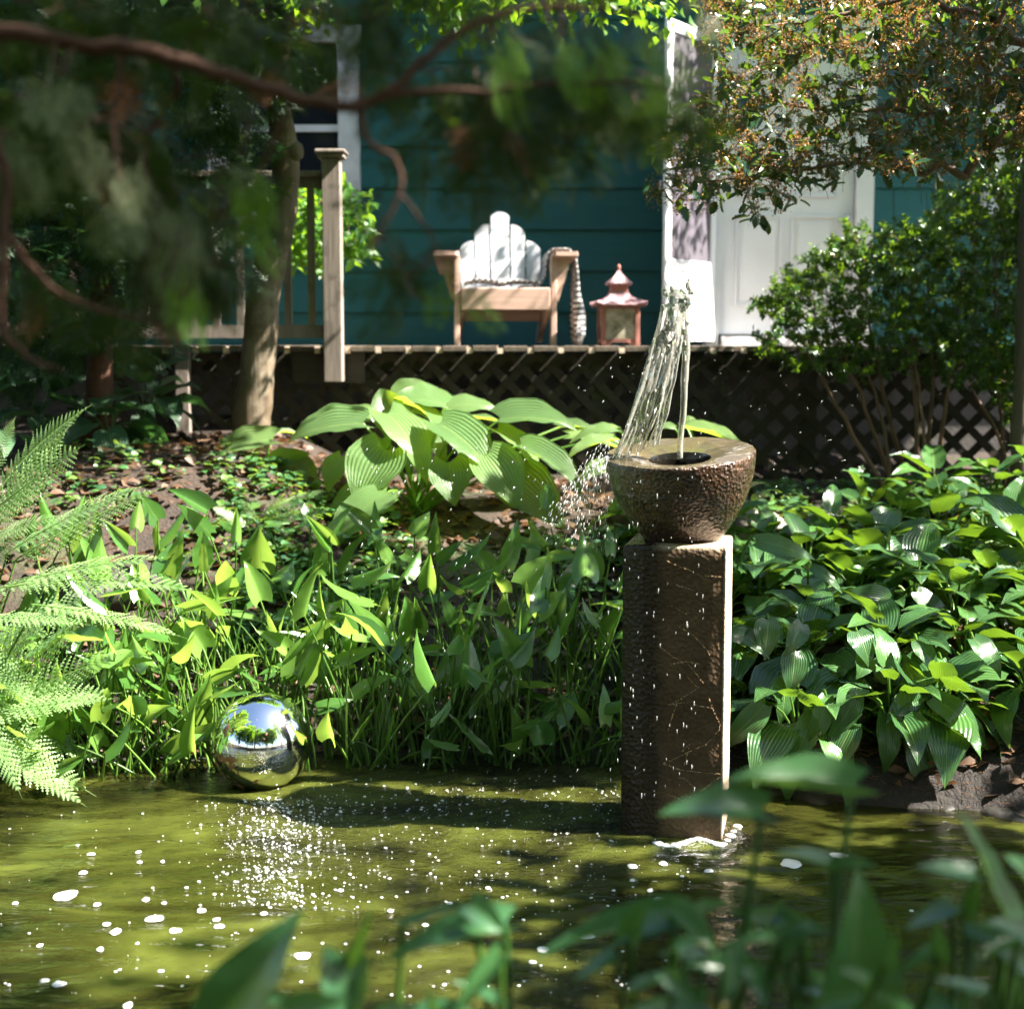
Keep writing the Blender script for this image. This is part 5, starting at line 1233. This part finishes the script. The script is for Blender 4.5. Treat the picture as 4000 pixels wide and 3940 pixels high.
# smooth-barked tree left of the deck post
random.seed(71)
tY = 8.75
tb_ = P(985, 1700, tY); tb_.z = ground_z(tb_.x, tb_.y) - 0.05
tree = thing('slim_tree', tb_, 'slender smooth-barked tree with curved trunk in front of the deck railing', 'tree')
m = MB(); tp = poly(m, [tb_, P(985, 1620, tY), P(1010, 1400, tY), P(1030, 1150, tY), P(1075, 950, tY), P(1110, 780, tY), P(1115, 600, tY), P(1090, 430, tY - .1), P(1085, 200, tY - .2), P(1100, -100, tY - .3), P(1080, -600, tY - .4)], 0.118, 0.055, 18, 5, 0.002)
blob(m, P(1150, 590, tY - 0.03), 0.05, 1.3)
m.build('trunk', M['bark_maple'], tree, True)
brm = MB(); tg = [P(rnd(500, 2650), rnd(-900, 60), rnd(7.4, 9.0)) for _ in range(330)]
tg = [t for t in tg if t.z > 3.25]
tips = grow([p for p in tp if p.z > 2.6], tg, brm, 0.003, 0.5, 0.04)
brm.build('branches', M['bark_maple'], tree, True)
Ms, pk_ = [], []
for (t, d, pts) in tips:
    for q in range(26):
        B = pts[random.randrange(2, len(pts))] + rvec(0.09); dd = (d + rvec(0.8) + Vector((0, 0, -0.3))).normalized(); L = rnd(0.05, 0.09)
        Ms.append(frame(B, B + dd * L, Vector((0, 0, 1)) + rvec(0.5), rnd(1.2, 1.8))); pk_.append(random.randrange(2))
cr = link('crown', merged('crown', SMALL, Ms, M['broad_leaf'], pk_), tree); tag(cr, kind='stuff')

# dark evergreen filling the back left
random.seed(73)
er = Vector((-2.35, 8.6, ground_z(-2.35, 8.6)))
ever = thing('evergreen_tree', er, 'dense dark evergreen standing in front of the deck railing', 'evergreen')
m = MB(); ep = poly(m, [er, er + Vector((0.05, 0, 1.2)), er + Vector((0, 0.1, 2.6)), er + Vector((0.05, 0, 4.6))], 0.09, 0.02, 10)
m.build('trunk', M['bark_red'], ever, True)
PE = [(-500, -900), (1180, -900), (1120, 150), (1000, 420), (1060, 640), (980, 900), (760, 1080), (640, 1250), (560, 1180), (330, 1330), (250, 1450), (-100, 1500), (-500, 1300)]
tg = []
while len(tg) < 560:
    x, y = rnd(-500, 1200), rnd(-900, 1500)
    if inside(PE, x, y):
        tg.append(P(x, y, rnd(7.7, 9.25)))
brm = MB(); tips = grow(ep, tg, brm, 0.003, 0.4, 0.03); brm.build('branches', M['bark_red'], ever, True)
Ms, pk_ = [], []
for (t, d, pts) in tips:
    for q in range(8):
        B = pts[random.randrange(1, len(pts))] + rvec(0.06); dd = (d + rvec(0.6) + Vector((0, 0, -0.35))).normalized(); L = rnd(0.13, 0.26)
        Ms.append(frame(B, B + dd * L, Vector((0, -0.4, 1)) + rvec(0.5), rnd(0.8, 1.1))); pk_.append(random.randrange(4))
cr = link('crown', merged('crown', SPRAY, Ms, M['ever_leaf'], pk_), ever); tag(cr, kind='stuff')

# leafy shrub seen through the railing
random.seed(75)
sr = Vector((X_(1330, 10.25), 10.25, DZ))
shr = thing('deck_shrub', sr, 'bright green leafy shrub behind the deck railing below the window', 'shrub')
brm = MB(); tg = [P(rnd(1080, 1440), rnd(730, 1050), rnd(10.0, 10.6)) for _ in range(70)]
tips = grow([sr, sr + Vector((0, 0, .2)), sr + Vector((-.1, 0, .4))], tg, brm, 0.002, 0.4, 0.015); brm.build('stems', M['twig'], shr, True)
Ms, pk_ = [], []
for (t, d, pts) in tips:
    for q in range(9):
        B = pts[random.randrange(3, len(pts))] + rvec(0.04); dd = (d * .4 + rvec(0.7)).normalized(); L = rnd(0.07, 0.13)
        Ms.append(frame(B, B + dd * L, Vector((0, -0.6, 1)) + rvec(0.4), rnd(0.9, 1.3))); pk_.append(random.randrange(2))
cr = link('foliage', merged('foliage', SMALL, Ms, M['broad_leaf'], pk_), shr); tag(cr, kind='stuff')

# boxwood-like shrub right of the door
random.seed(81)
PB = [(2935, 1190), (3060, 1090), (3180, 1000), (3330, 890), (3420, 905), (3500, 900), (3620, 850), (3700, 740), (3860, 660), (4020, 600), (4500, 420), (4900, 900), (4700, 1600), (4100, 1800), (3900, 1560), (3780, 1480), (3500, 1430), (3240, 1480), (3080, 1420), (2960, 1330), (3050, 1260)]
sr = Vector((X_(3600, 8.85, 1900), 8.85, 0)); sr.z = ground_z(sr.x, sr.y)
box = thing('evergreen_shrub', sr, 'big rounded small-leaved evergreen shrub in front of the white door', 'shrub')
stem = MB(); seeds = []
for (bx, tx, ty, Y) in [(3500, 3250, 1250, 8.8), (3560, 3380, 1180, 8.9), (3580, 3480, 1100, 8.8), (3600, 3620, 1050, 8.9), (3640, 3760, 1050, 8.8), (3480, 3130, 1330, 8.7), (3930, 3880, 1000, 8.9), (3950, 3780, 1500, 8.7), (4050, 4200, 900, 8.9), (3480, 3380, 1420, 8.7), (3620, 3560, 1300, 8.6), (3940, 4020, 1300, 8.7)]:
    b = P(bx, 1950, Y); b.z = ground_z(b.x, b.y) - 0.02; t = P(tx, ty, Y + rnd(-.15, .15)); mid = b.lerp(t, .45) + Vector((rnd(-.05, .05), rnd(-.08, .08), .05))
    seeds += poly(stem, [b, mid, t], rnd(0.013, 0.02), 0.006, 7, 6, 0.004)[4:]
tg = []
while len(tg) < 2100:
    x, y = rnd(2900, 4800), rnd(420, 1800)
    if inside(PB, x, y) and (x < 4150 or random.random() < .8): tg.append(P(x, y, rnd(8.35, 9.52)))
tips = grow([s for s in seeds if s.z > 1.1], tg, stem, 0.0016, 0.5, 0.012, n=5)
stem.build('stems', M['twig'], box, True)
Ms, pk_ = [], []
for (t, d, pts) in tips:
    out = (d + rvec(0.35) + Vector((-0.1, -0.15, 0.35))).normalized(); Ls = rnd(0.09, 0.16); nl = random.randrange(34, 50)
    for q in range(nl):
        f = q / nl; B = t + out * (Ls * (f - 0.35)) + rvec(0.006); az = rvec(1); dd = (out * 0.6 + (az - out * az.dot(out)).normalized() * 0.9).normalized(); L = rnd(0.021, 0.038)
        Ms.append(frame(B, B + dd * L, out + rvec(0.4), rnd(0.95, 1.35))); pk_.append(random.randrange(2))
cr = link('foliage', merged('foliage', SMALL, Ms, M['box_leaf'], pk_), box); tag(cr, kind='stuff')

# thin trunk at the right edge
random.seed(83)
tb2 = P(3985, 1990, 8.3); tb2.z = ground_z(tb2.x, tb2.y) - .05
tr2 = thing('edge_tree', tb2, 'straight grey trunk standing beside the evergreen shrub on the right', 'tree')
m = MB(); tp2 = poly(m, [tb2, P(3985, 1700, 8.3), P(4000, 1300, 8.3), P(4010, 900, 8.32), P(4040, 400, 8.35), P(4060, -300, 8.4), P(4090, -1300, 8.4)], 0.056, 0.03, 14, 5, 0.002)
m.build('trunk', M['bark_grey'], tr2, True)
brm = MB(); tg = [Vector((rnd(1.9, 4.6), rnd(9.3, 11.0), rnd(3.9, 6.2))) for _ in range(95)] + [Vector((rnd(3.2, 4.9), rnd(8.0, 9.6), rnd(2.9, 4.3))) for _ in range(110)]  # crown clusters placed out of view to shade deck and shrub
tips = grow([p for p in tp2 if p.z > 3.0], tg, brm, 0.003, 0.5, 0.03); brm.build('branches', M['bark_grey'], tr2, True)
Ms, pk_ = [], []
for (t, d, pts) in tips:
    for q in range(22):
        B = pts[random.randrange(2, len(pts))] + rvec(0.10); dd = (d + rvec(0.8)).normalized(); L = rnd(0.06, 0.10)
        Ms.append(frame(B, B + dd * L, Vector((0, 0, 1)) + rvec(0.5), rnd(1.1, 1.7))); pk_.append(random.randrange(2))
cr = link('crown', merged('crown', SMALL, Ms, M['broad_leaf'], pk_), tr2); tag(cr, kind='stuff')

# holly hanging in from the top right
random.seed(87)
hr = Vector((3.05, 6.9, 0)); hr.z = ground_z(3.05, 6.9)
hol = thing('holly_tree', hr, 'spreading holly with spiny leaves and brown flower clusters over the white door', 'holly')
lim = MB()
tr_ = poly(lim, [hr, hr + Vector((0.05, 0, 1.2)), hr + Vector((-.1, .05, 2.2)), hr + Vector((.05, 0, 3.4))], 0.085, 0.04, 12, 5)
def hp(x, y, Y=6.8): return P(x, y, Y)
nod = []
nod += poly(lim, [hr + Vector((-.02, .02, 1.75)), hp(4080, 470), hp(3890, 560), hp(3790, 660), hp(3760, 690), hp(3680, 640), hp(3610, 680), hp(3520, 655), hp(3400, 640), hp(3250, 640), hp(3050, 680), hp(2850, 700), hp(2700, 720)], 0.030, 0.003, 8, 4, 0.004)
nod += poly(lim, [hr + Vector((-.05, .03, 2.0)), hp(4080, 250, 6.9), hp(3900, 330, 6.9), hp(3780, 410, 6.9), hp(3650, 450, 6.9), hp(3480, 420, 6.9), hp(3300, 440, 6.9), hp(3050, 400, 6.9), hp(2850, 330, 6.9)], 0.032, 0.003, 8, 4, 0.004)
nod += poly(lim, [hr + Vector((-.08, .04, 2.4)), hp(4050, -40, 6.6), hp(3880, 110, 6.6), hp(3840, 60, 6.6), hp(3700, 30, 6.6), hp(3560, -10, 6.6), hp(3300, 60, 6.6), hp(3000, 100, 6.6), hp(2760, 60, 6.6)], 0.030, 0.003, 8, 4, 0.004)
nod += poly(lim, [hr + Vector((-.05, .03, 2.2)), hp(3880, 150, 7.0), hp(3860, 330, 7.0), hp(3700, 480, 7.0), hp(3600, 380, 7.0), hp(3560, 300, 7.0), hp(3550, 200, 7.0)], 0.024, 0.004, 8, 4, 0.004)
nod += poly(lim, [hr + Vector((-.05, -.2, 2.6)), Vector((2.3, 6.2, 3.4)), Vector((1.7, 5.9, 3.6))], 0.028, 0.006, 8, 5, 0.01)
nod += poly(lim, [hr + Vector((0, 0, 2.6)), Vector((3.3, 6.0, 3.6)), Vector((3.4, 5.3, 4.0))], 0.028, 0.006, 8, 5, 0.01)
PHL = [(2500, 700), (2560, 640), (2590, 480), (2760, 330), (2740, 130), (2700, -80), (4100, -80), (4100, 640), (3700, 700), (3420, 660), (3200, 760), (3120, 850), (2950, 880), (2900, 790), (2640, 830), (2560, 800)]
tg = []
while len(tg) < 760:
    x, y = rnd(2480, 4100), rnd(-80, 890)
    if not inside(PHL, x, y): continue
    if y > 620 and random.random() < 0.35: continue
    tg.append(P(x, y, rnd(6.25, 7.35)))
front_n = len(tg)
for q in range(520):                                # crown out of view, shaped to shade the bank and centre weeds
    p = Vector((rnd(1.2, 4.4), rnd(5.35, 7.5), rnd(3.1, 4.6)))
    if (p.z > 1.665 + p.y * 0.215 or p.x > p.y * 0.345) and p.x - (p.z - 0.4) * 0.92 > -0.6: tg.append(p)
for q in range(330):  # extra leaves added out of view to shade the splash zone
    p = Vector((rnd(2.4, 4.3), rnd(5.14, 5.58), rnd(2.9, 4.4)))
    if -0.75 < p.x - p.z * 0.92 < 0.55: tg.append(p)
tips = grow(nod, tg, lim, 0.0014, 0.45, 0.012, sag=-0.04, n=6, jit=0.25)
lim.build('limbs', M['bark_holly'], hol, True)
Ms, Mf = [], []
for (t, d, pts) in tips:
    for q in range(random.randrange(2, 6) if t.y > 6.0 and t.x < t.y * 0.345 else random.randrange(34, 46)):
        B = pts[random.randrange(2, len(pts))] + rvec(0.02); dd = (d * .6 + rvec(0.6) + Vector((0, 0, -0.15))).normalized(); L = rnd(0.045, 0.078)
        Ms.append(frame(B, B + dd * L, Vector((0, -.3, 1)) + rvec(0.45), rnd(0.95, 1.25)))
    for _c in range(random.choice([1, 1, 2, 2, 3])):
        c = pts[random.randrange(2, len(pts))]
        for q in range(random.randrange(20, 50)):
            B = c + rvec(0.022); Mf.append(frame(B, B + rvec(1).normalized() * rnd(0.006, 0.012), rvec(1), rnd(1.2, 2)))
def px_area(m_):
    p = Vector((m_[0][3], m_[1][3], m_[2][3])); d = p - CAMP
    c, s = math.cos(PITCH), math.sin(PITCH); f = d.y * c - d.z * s; u = d.y * s + d.z * c
    ok = abs(d.x / f) < 0.337 and abs(u / f) < 0.332
    return (0 if ok else 1, f)
Ms.sort(key=px_area)
for m_ in Ms[:280]: link('leaf', ME['holly'][0], hol, m_)
cr = link('foliage', merged('foliage', HOLLY, Ms[280:], M['holly_leaf']), hol); tag(cr, kind='stuff')
cr = link('flower_clusters', merged('flower_clusters', SMALL, Mf, M['holly_flower']), hol); tag(cr, kind='stuff')
# brown pine needles caught in the holly
m = MB()
for q in range(150):
    b = P(rnd(2900, 4000), rnd(100, 760), rnd(6.3, 7.2)); L = rnd(0.07, 0.13); m.tube([b, b + Vector((rnd(-.03, .03), rnd(-.02, .02), -L))], 0.0009, 3, cap=False)
o = m.build('hung_needles', M['needle'], hol); tag(o, kind='stuff')

# cedar branch close to the lens, top left
random.seed(91)
ct = Vector((-1.35, 2.15, 0)); ct.z = ground_z(-1.35, 2.15)
ced = thing('cedar_tree', ct, 'cedar with reddish limbs and drooping sprays hanging over the pond', 'cedar')
lim = MB()
trk = poly(lim, [ct, ct + Vector((.02, 0, 1.0)), ct + Vector((0, .02, 2.2)), ct + Vector((.03, 0, 4.2))], 0.10, 0.05, 12, 5)
def cp(x, y, Y=2.08): return P(x, y, Y)
nod = []
nod += poly(lim, [Vector((ct.x, ct.y, 2.28)), cp(-400, 60), cp(0, 125), cp(300, 165), cp(600, 210), cp(900, 300), cp(1150, 380), cp(1350, 420), cp(1500, 370), cp(1650, 250), cp(1800, 120), cp(1950, 60), cp(2200, 20), cp(2500, 60)], 0.0155, 0.0035, 8, 4, 0.002)
nod += poly(lim, [cp(1350, 420), cp(1600, 360), cp(1900, 350), cp(2200, 330), cp(2500, 330), cp(2800, 420)], 0.007, 0.002, 6, 4, 0.002)
nod += poly(lim, [Vector((ct.x, ct.y, 1.9)), cp(-250, 500, 2.0), cp(0, 620, 2.0), cp(20, 900, 2.0), cp(10, 1250, 2.0), cp(110, 1390, 2.0), cp(220, 1440, 2.0)], 0.010, 0.003, 7, 4, 0.002)
nod += poly(lim, [cp(20, 900, 2.0), cp(150, 1080, 2.05), cp(350, 1200, 2.05), cp(550, 1250, 2.05), cp(700, 1300, 2.05)], 0.006, 0.002, 6, 4, 0.002)
nod += poly(lim, [cp(650, 220), cp(690, 330, 2.2), cp(600, 500, 2.2), cp(560, 640, 2.2), cp(580, 760, 2.2)], 0.006, 0.002, 6, 4, 0.002)
nod += poly(lim, [cp(480, 190), cp(470, 330), cp(440, 480)], 0.005, 0.002, 6, 4, 0.002)
nod += poly(lim, [cp(1400, 400), cp(1450, 560), cp(1550, 620), cp(1560, 760), cp(1480, 900), cp(1420, 1000)], 0.005, 0.002, 6, 4, 0.002)
nod += poly(lim, [Vector((ct.x, ct.y, 2.6)), cp(-300, -350), cp(400, -250), cp(1000, -150), cp(1700, -120), cp(2400, -60)], 0.016, 0.003, 8, 4, 0.002)
nod += poly(lim, [cp(1560, 760), cp(1700, 950), cp(1600, 1100), cp(1650, 1180)], 0.003, 0.0015, 5, 4, 0.002)
nod += poly(lim, [cp(560, 640, 2.2), cp(640, 900, 2.2), cp(900, 1050, 2.2), cp(1040, 960, 2.2)], 0.004, 0.0015, 5, 4, 0.002)
REG = [([(0, 0), (2700, 0), (2600, 200), (2500, 380), (2380, 500), (2050, 420), (1500, 340), (1000, 260), (600, 200), (0, 120)], 170, 0), ([(1450, 400), (2100, 400), (2400, 430), (2150, 560), (1850, 540), (1650, 460)], 40, 0), ([(2450, 300), (2900, 380), (2800, 520), (2500, 480)], 26, 0),
       ([(450, 380), (720, 500), (660, 780), (720, 1000), (560, 960), (420, 700)], 40, 0), ([(120, 260), (360, 330), (520, 520), (350, 560), (150, 400)], 22, 0), ([(0, 400), (320, 480), (300, 620), (120, 700), (0, 640)], 24, 0), ([(580, 760), (780, 900), (800, 1080), (660, 1180), (600, 950)], 26, 0),
       ([(1440, 720), (1560, 760), (1620, 980), (1700, 1130), (1480, 1180), (1420, 1050), (1500, 900)], 16, 0), ([(830, 680), (1060, 660), (1060, 880), (950, 960), (880, 850)], 10, 0), ([(700, 1000), (920, 980), (900, 1130), (760, 1080)], 12, 0), ([(250, 1130), (640, 1180), (700, 1300), (520, 1250), (300, 1210)], 8, 1), ([(0, 950), (260, 1050), (330, 1250), (150, 1250), (0, 1150)], 9, 2), ([(1680, 560), (2050, 560), (2000, 680), (1780, 700)], 22, 0), ([(0, -700), (2600, -700), (2600, 0), (0, 0)], 150, 0)]
tg = []; kind_of = []
for pg, n_, kd in REG:
    xs = [a for a, b in pg]; ys = [b for a, b in pg]; c = 0
    while c < n_:
        x, y = rnd(min(xs), max(xs)), rnd(min(ys), max(ys))
        if inside(pg, x, y):
            Yc = rnd(2.12, 2.5)
            for _k in range(random.randrange(3, 7)):
                tg.append(cp(x + random.gauss(0, 45), y + random.gauss(0, 38), Yc + rnd(-.04, .04))); c += 1
tips = grow(nod, tg, lim, 0.0009, 0.35, 0.004, sag=0.05, n=5, jit=0.3)
Ms = []
for (t, d, pts) in tips:
    for q in range(2):
        B = pts[random.randrange(2, len(pts))]; dd = (d * .5 + rvec(0.45) + Vector((0.1, 0, -0.55))).normalized(); L = rnd(0.040, 0.080)
        Ms.append(frame(B, B + dd * L, Vector((0.2, -.6, .8)) + rvec(0.5), rnd(0.9, 1.3)))
pale = [t.mesh('spray', M['cedar_sunlit']) for t in SPRAY[:2]]; sunlit_green = [t.mesh('spray', M['cedar_sunlit_green']) for t in SPRAY[2:]]  # spray copies coloured as if in sunlight
for (x0, x1, y0, y1, n_, kind_) in [(110, 270, 240, 360, 9, pale), (0, 90, 420, 620, 8, pale), (200, 330, 440, 520, 7, pale), (440, 560, 560, 760, 8, pale), (600, 730, 720, 960, 10, pale), (900, 1040, 640, 860, 8, sunlit_green), (700, 860, 1000, 1080, 4, sunlit_green), (2300, 2560, 60, 300, 10, sunlit_green), (1900, 2300, 60, 260, 8, sunlit_green), (1720, 1800, 1060, 1110, 2, sunlit_green)]:
    for q in range(n_):
        B = cp(rnd(x0, x1), rnd(y0, y1), rnd(2.02, 2.14)); nb_ = min(nod, key=lambda p_: (p_ - B).length)
        if (nb_ - B).length > 0.02: lim.tube([nb_, nb_.lerp(B, .5) + Vector((0, 0, .008)), B], [.0016, .0013, .001], 4, cap=False)
        dd = (Vector((rnd(-.1, .5), rnd(-.2, .2), -0.8)) + rvec(.25)).normalized()
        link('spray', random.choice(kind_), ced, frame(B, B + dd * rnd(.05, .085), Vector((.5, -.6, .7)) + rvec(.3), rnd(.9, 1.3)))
Ms.sort(key=lambda m_: (px_area(m_)[0], random.random()))
big = Ms[:190]; rest = Ms[190:]
lim.build('limbs', M['bark_red'], ced, True)
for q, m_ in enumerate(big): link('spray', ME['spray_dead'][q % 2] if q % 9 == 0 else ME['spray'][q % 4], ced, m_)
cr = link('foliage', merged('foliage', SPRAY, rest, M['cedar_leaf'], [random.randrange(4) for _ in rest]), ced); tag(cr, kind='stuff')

# ------------------------------------------------------------------ ground cover, litter, stones
random.seed(101)
Ms, pk_ = [], []
for q in range(5200):
    x = rnd(-2.6, 2.8); y = shore(x) + rnd(0.05, 3.4)
    if y > 9.4: continue
    z = ground_z(x, y); B = Vector((x, y, z + rnd(0.004, 0.022))); a = rnd(0, 6.28); L = rnd(0.04, 0.085)
    Ms.append(frame(B, B + Vector((math.cos(a), math.sin(a), rnd(-.1, .35))) * L, Vector((0, 0, 1)) + rvec(.4), rnd(1.2, 2.1))); pk_.append(random.randrange(2))
tag(link('leaf_litter', merged('leaf_litter', SMALL, Ms, M['litter'], pk_)), 'carpet of fallen brown leaves on the garden soil', 'leaf litter', kind='stuff')
Ms, pk_ = [], []
for q in range(620):
    u = random.random()
    if q > 560: cx_, cy_ = rnd(-2.4, -0.5), rnd(7.0, 8.5)
    elif u < .45: p = P(rnd(900, 1500), rnd(2050, 2480), 6.9); cx_, cy_ = p.x, rnd(6.6, 7.4)
    elif u < .7: cx_, cy_ = rnd(-1.6, -0.5), rnd(7.2, 8.1)
    elif u < .85: cx_, cy_ = rnd(0.05, 0.75), rnd(6.9, 7.9)
    else: cx_, cy_ = rnd(1.0, 2.8), rnd(8.0, 8.9)
    z = ground_z(cx_, cy_)
    for w in range(random.randrange(5, 11)):
        B = Vector((cx_ + random.gauss(0, .03), cy_ + random.gauss(0, .03), z + rnd(.02, .07))); a = rnd(0, 6.28); L = rnd(.025, .055)
        Ms.append(frame(B, B + Vector((math.cos(a), math.sin(a), rnd(-.2, .4))) * L, Vector((0, -.2, 1)) + rvec(.35), rnd(.9, 1.2))); pk_.append(random.randrange(2))
tag(link('ground_cover', merged('ground_cover', ROUND, Ms, M['cover'], pk_)), 'low creeping green ground cover among the fallen leaves', 'ground cover', kind='stuff')
# dry pine needles on the right bank
m = MB()
for q in range(700):
    x = rnd(0.9, 2.6); y = shore(x) + rnd(0.0, 0.5); z = ground_z(x, y) + rnd(.004, .02); a = rnd(0, 6.28); L = rnd(.03, .06)
    m.tube([(x, y, z), (x + math.cos(a) * L, y + math.sin(a) * L, z + rnd(-.01, .015))], 0.0008, 3, cap=False)
tag(m.build('pine_needles', M['needle'], None), 'dry reddish pine needles strewn on the dark right bank', 'needles', kind='stuff')
def rock(name, c, r, sc, mat, label, group=None, seed=0):
    m = MB(); n, mm = 16, 10; k = 0
    for i in range(mm + 1):
        th = math.pi * i / mm
        for j in range(n):
            ph = 2 * math.pi * j / n; d = Vector((math.sin(th) * math.cos(ph), math.sin(th) * math.sin(ph), math.cos(th)))
            rr = r * (1 + .28 * mnoise.noise(d * 1.6 + Vector((seed * 3.1, 0, 0))) + .10 * mnoise.noise(d * 4 + Vector((seed, 5, 0))))
            m.v.append((d.x * rr * sc[0], d.y * rr * sc[1], d.z * rr * sc[2]))
    for i in range(mm):
        for j in range(n): a = i * n + j; b = i * n + (j + 1) % n; m.f.append((a + n, b + n, b, a))
    o = m.build(name, mat, None, True); o.matrix_basis = Matrix.Translation(c) @ Matrix.Rotation(seed * 1.3, 4, 'Z'); tag(o, label, 'rock', group); return o
p = P(2950, 1880, 7.7); rock('garden_rock', (p.x, 7.7, ground_z(p.x, 7.7) + .06), .16, (1.1, .9, .75), M['rock'], 'pale grey rock behind the stone bowl', seed=2)
p = P(380, 2010, 6.9); rock('garden_rock', (p.x, 6.9, ground_z(p.x, 6.9) + .05), .22, (1.6, .9, .6), M['rock_dark'], 'mossy brown rock under the large fern', seed=3)
for q in range(9):
    x = 0.95 + q * 0.2 + rnd(-.05, .05); rock('edging_stone', (x, shore(x) + rnd(-.02, .06), -0.015), rnd(.045, .075), (1.5, .9, .55), M['rock_dark'], 'dark stone lining the right pond edge under the hostas', 'stones lining the right pond edge', seed=q + 5)
# small white-flowered plants by the shrub
for i_, (px, py, Y, lab) in enumerate([(3365, 1900, 8.2, 'small white-flowered plant with heart-shaped leaves below the lattice'), (3690, 1960, 8.0, 'small white-flowered plant at the foot of the evergreen shrub'), (3680, 2470, 6.2, 'small white-flowered plant among the bank hostas')]):
    r = P(px, py, Y); r.z = max(ground_z(r.x, Y), r.z - .25); top = P(px, py - 70, Y)
    th = thing('white_flower_plant', r, lab, 'flower')
    m = MB(); m.tube(bez(r, (r + top) / 2 + Vector((.02, 0, 0)), top, 6), .003, 4); m.build('stem', M['stalk'], th, True)
    for q in range(5):
        a = q * 1.3; B = r.lerp(top, rnd(.5, .95)); link('leaf', ROUND_ME[0] if 'ROUND_ME' in globals() else globals().setdefault('ROUND_ME', mk(ROUND, 'leaf', M['cover']))[0], th, frame(B, B + Vector((math.cos(a), math.sin(a), .1)) * rnd(.06, .1), (0, -.3, 1), 1))
    for q in range(5):
        a = q * 1.2566; m = MB(); d = Vector((math.cos(a), -.3, math.sin(a))); m.add([top, top + d * .012 + Vector((-d.z, 0, d.x)) * .006, top + d * .022, top + d * .012 - Vector((-d.z, 0, d.x)) * .006], [(0, 1, 2, 3)]); m.build('petal', M['petal'], th)

# ------------------------------------------------------------------ trees round the garden behind the camera (seen in the mirror ball, the two beside the pond added for shade)
random.seed(111)
for i_, (x, y, h, w, lab) in enumerate([(-5.0, -3.5, 11, 3.6, 'tall garden tree behind the pond on the cedar side'), (0.3, -7.5, 12, 4.2, 'tall garden tree across the lawn facing the house'), (6.0, -4.5, 11, 3.6, 'tall garden tree behind the pond on the holly side'), (-7.0, 4.5, 10, 3.2, 'tall garden tree at the fern end of the pond'), (5.6, 1.2, 10.0, 1.7, 'unseen tall narrow tree added to shade the cedar and near pond edge'), (4.9, 3.5, 5.4, 1.1, 'unseen small tree added to shade the holly end of the pond'), (-4.5, -10, 12, 4.0, 'spreading garden tree at the far side of the lawn'), (5.5, -11, 12, 4.2, 'rounded garden tree at the far corner of the lawn'), (-10.5, -4, 12, 4.0, 'broad garden tree beyond the cedar')]):
    r = Vector((x, y, ground_z(x, y) - .05)); th = thing('garden_tree', r, lab, 'tree')
    m = MB(); tp = poly(m, [r, r + Vector((.1, 0, h * .35)), r + Vector((-.1, .1, h * .65)), r + Vector((0, 0, h * .92))], .2, .04, 10); 
    tg = []
    while len(tg) < (170 if i_ in (4, 5) else 240):
        d = rvec(1); d.normalize(); d *= random.random() ** .4; tg.append(r + Vector((d.x * w, d.y * w, h * (.66 if i_ in (4, 5) else .56) + d.z * h * (.34 if i_ in (4, 5) else .44))))
    tips = grow(tp[8:], tg, m, .006, .5, .06); m.build('trunk', M['bark_grey'], th, True)
    Ms, pk_ = [], []
    for (t, d, pts) in tips:
        for q in range(14 if i_ == 4 else 18 if i_ == 5 else 30):
            B = pts[random.randrange(2, len(pts))] + rvec(.22); dd = rvec(1).normalized(); Ms.append(frame(B, B + dd * (rnd(.14, .24) if i_ in (4, 5) else rnd(.3, .5)), Vector((0, 0, 1)) + rvec(.5), rnd(1.2, 1.8))); pk_.append(random.randrange(2))
    cr = link('crown', merged('crown', SMALL, Ms, M['broad_leaf'], pk_), th); tag(cr, kind='stuff')
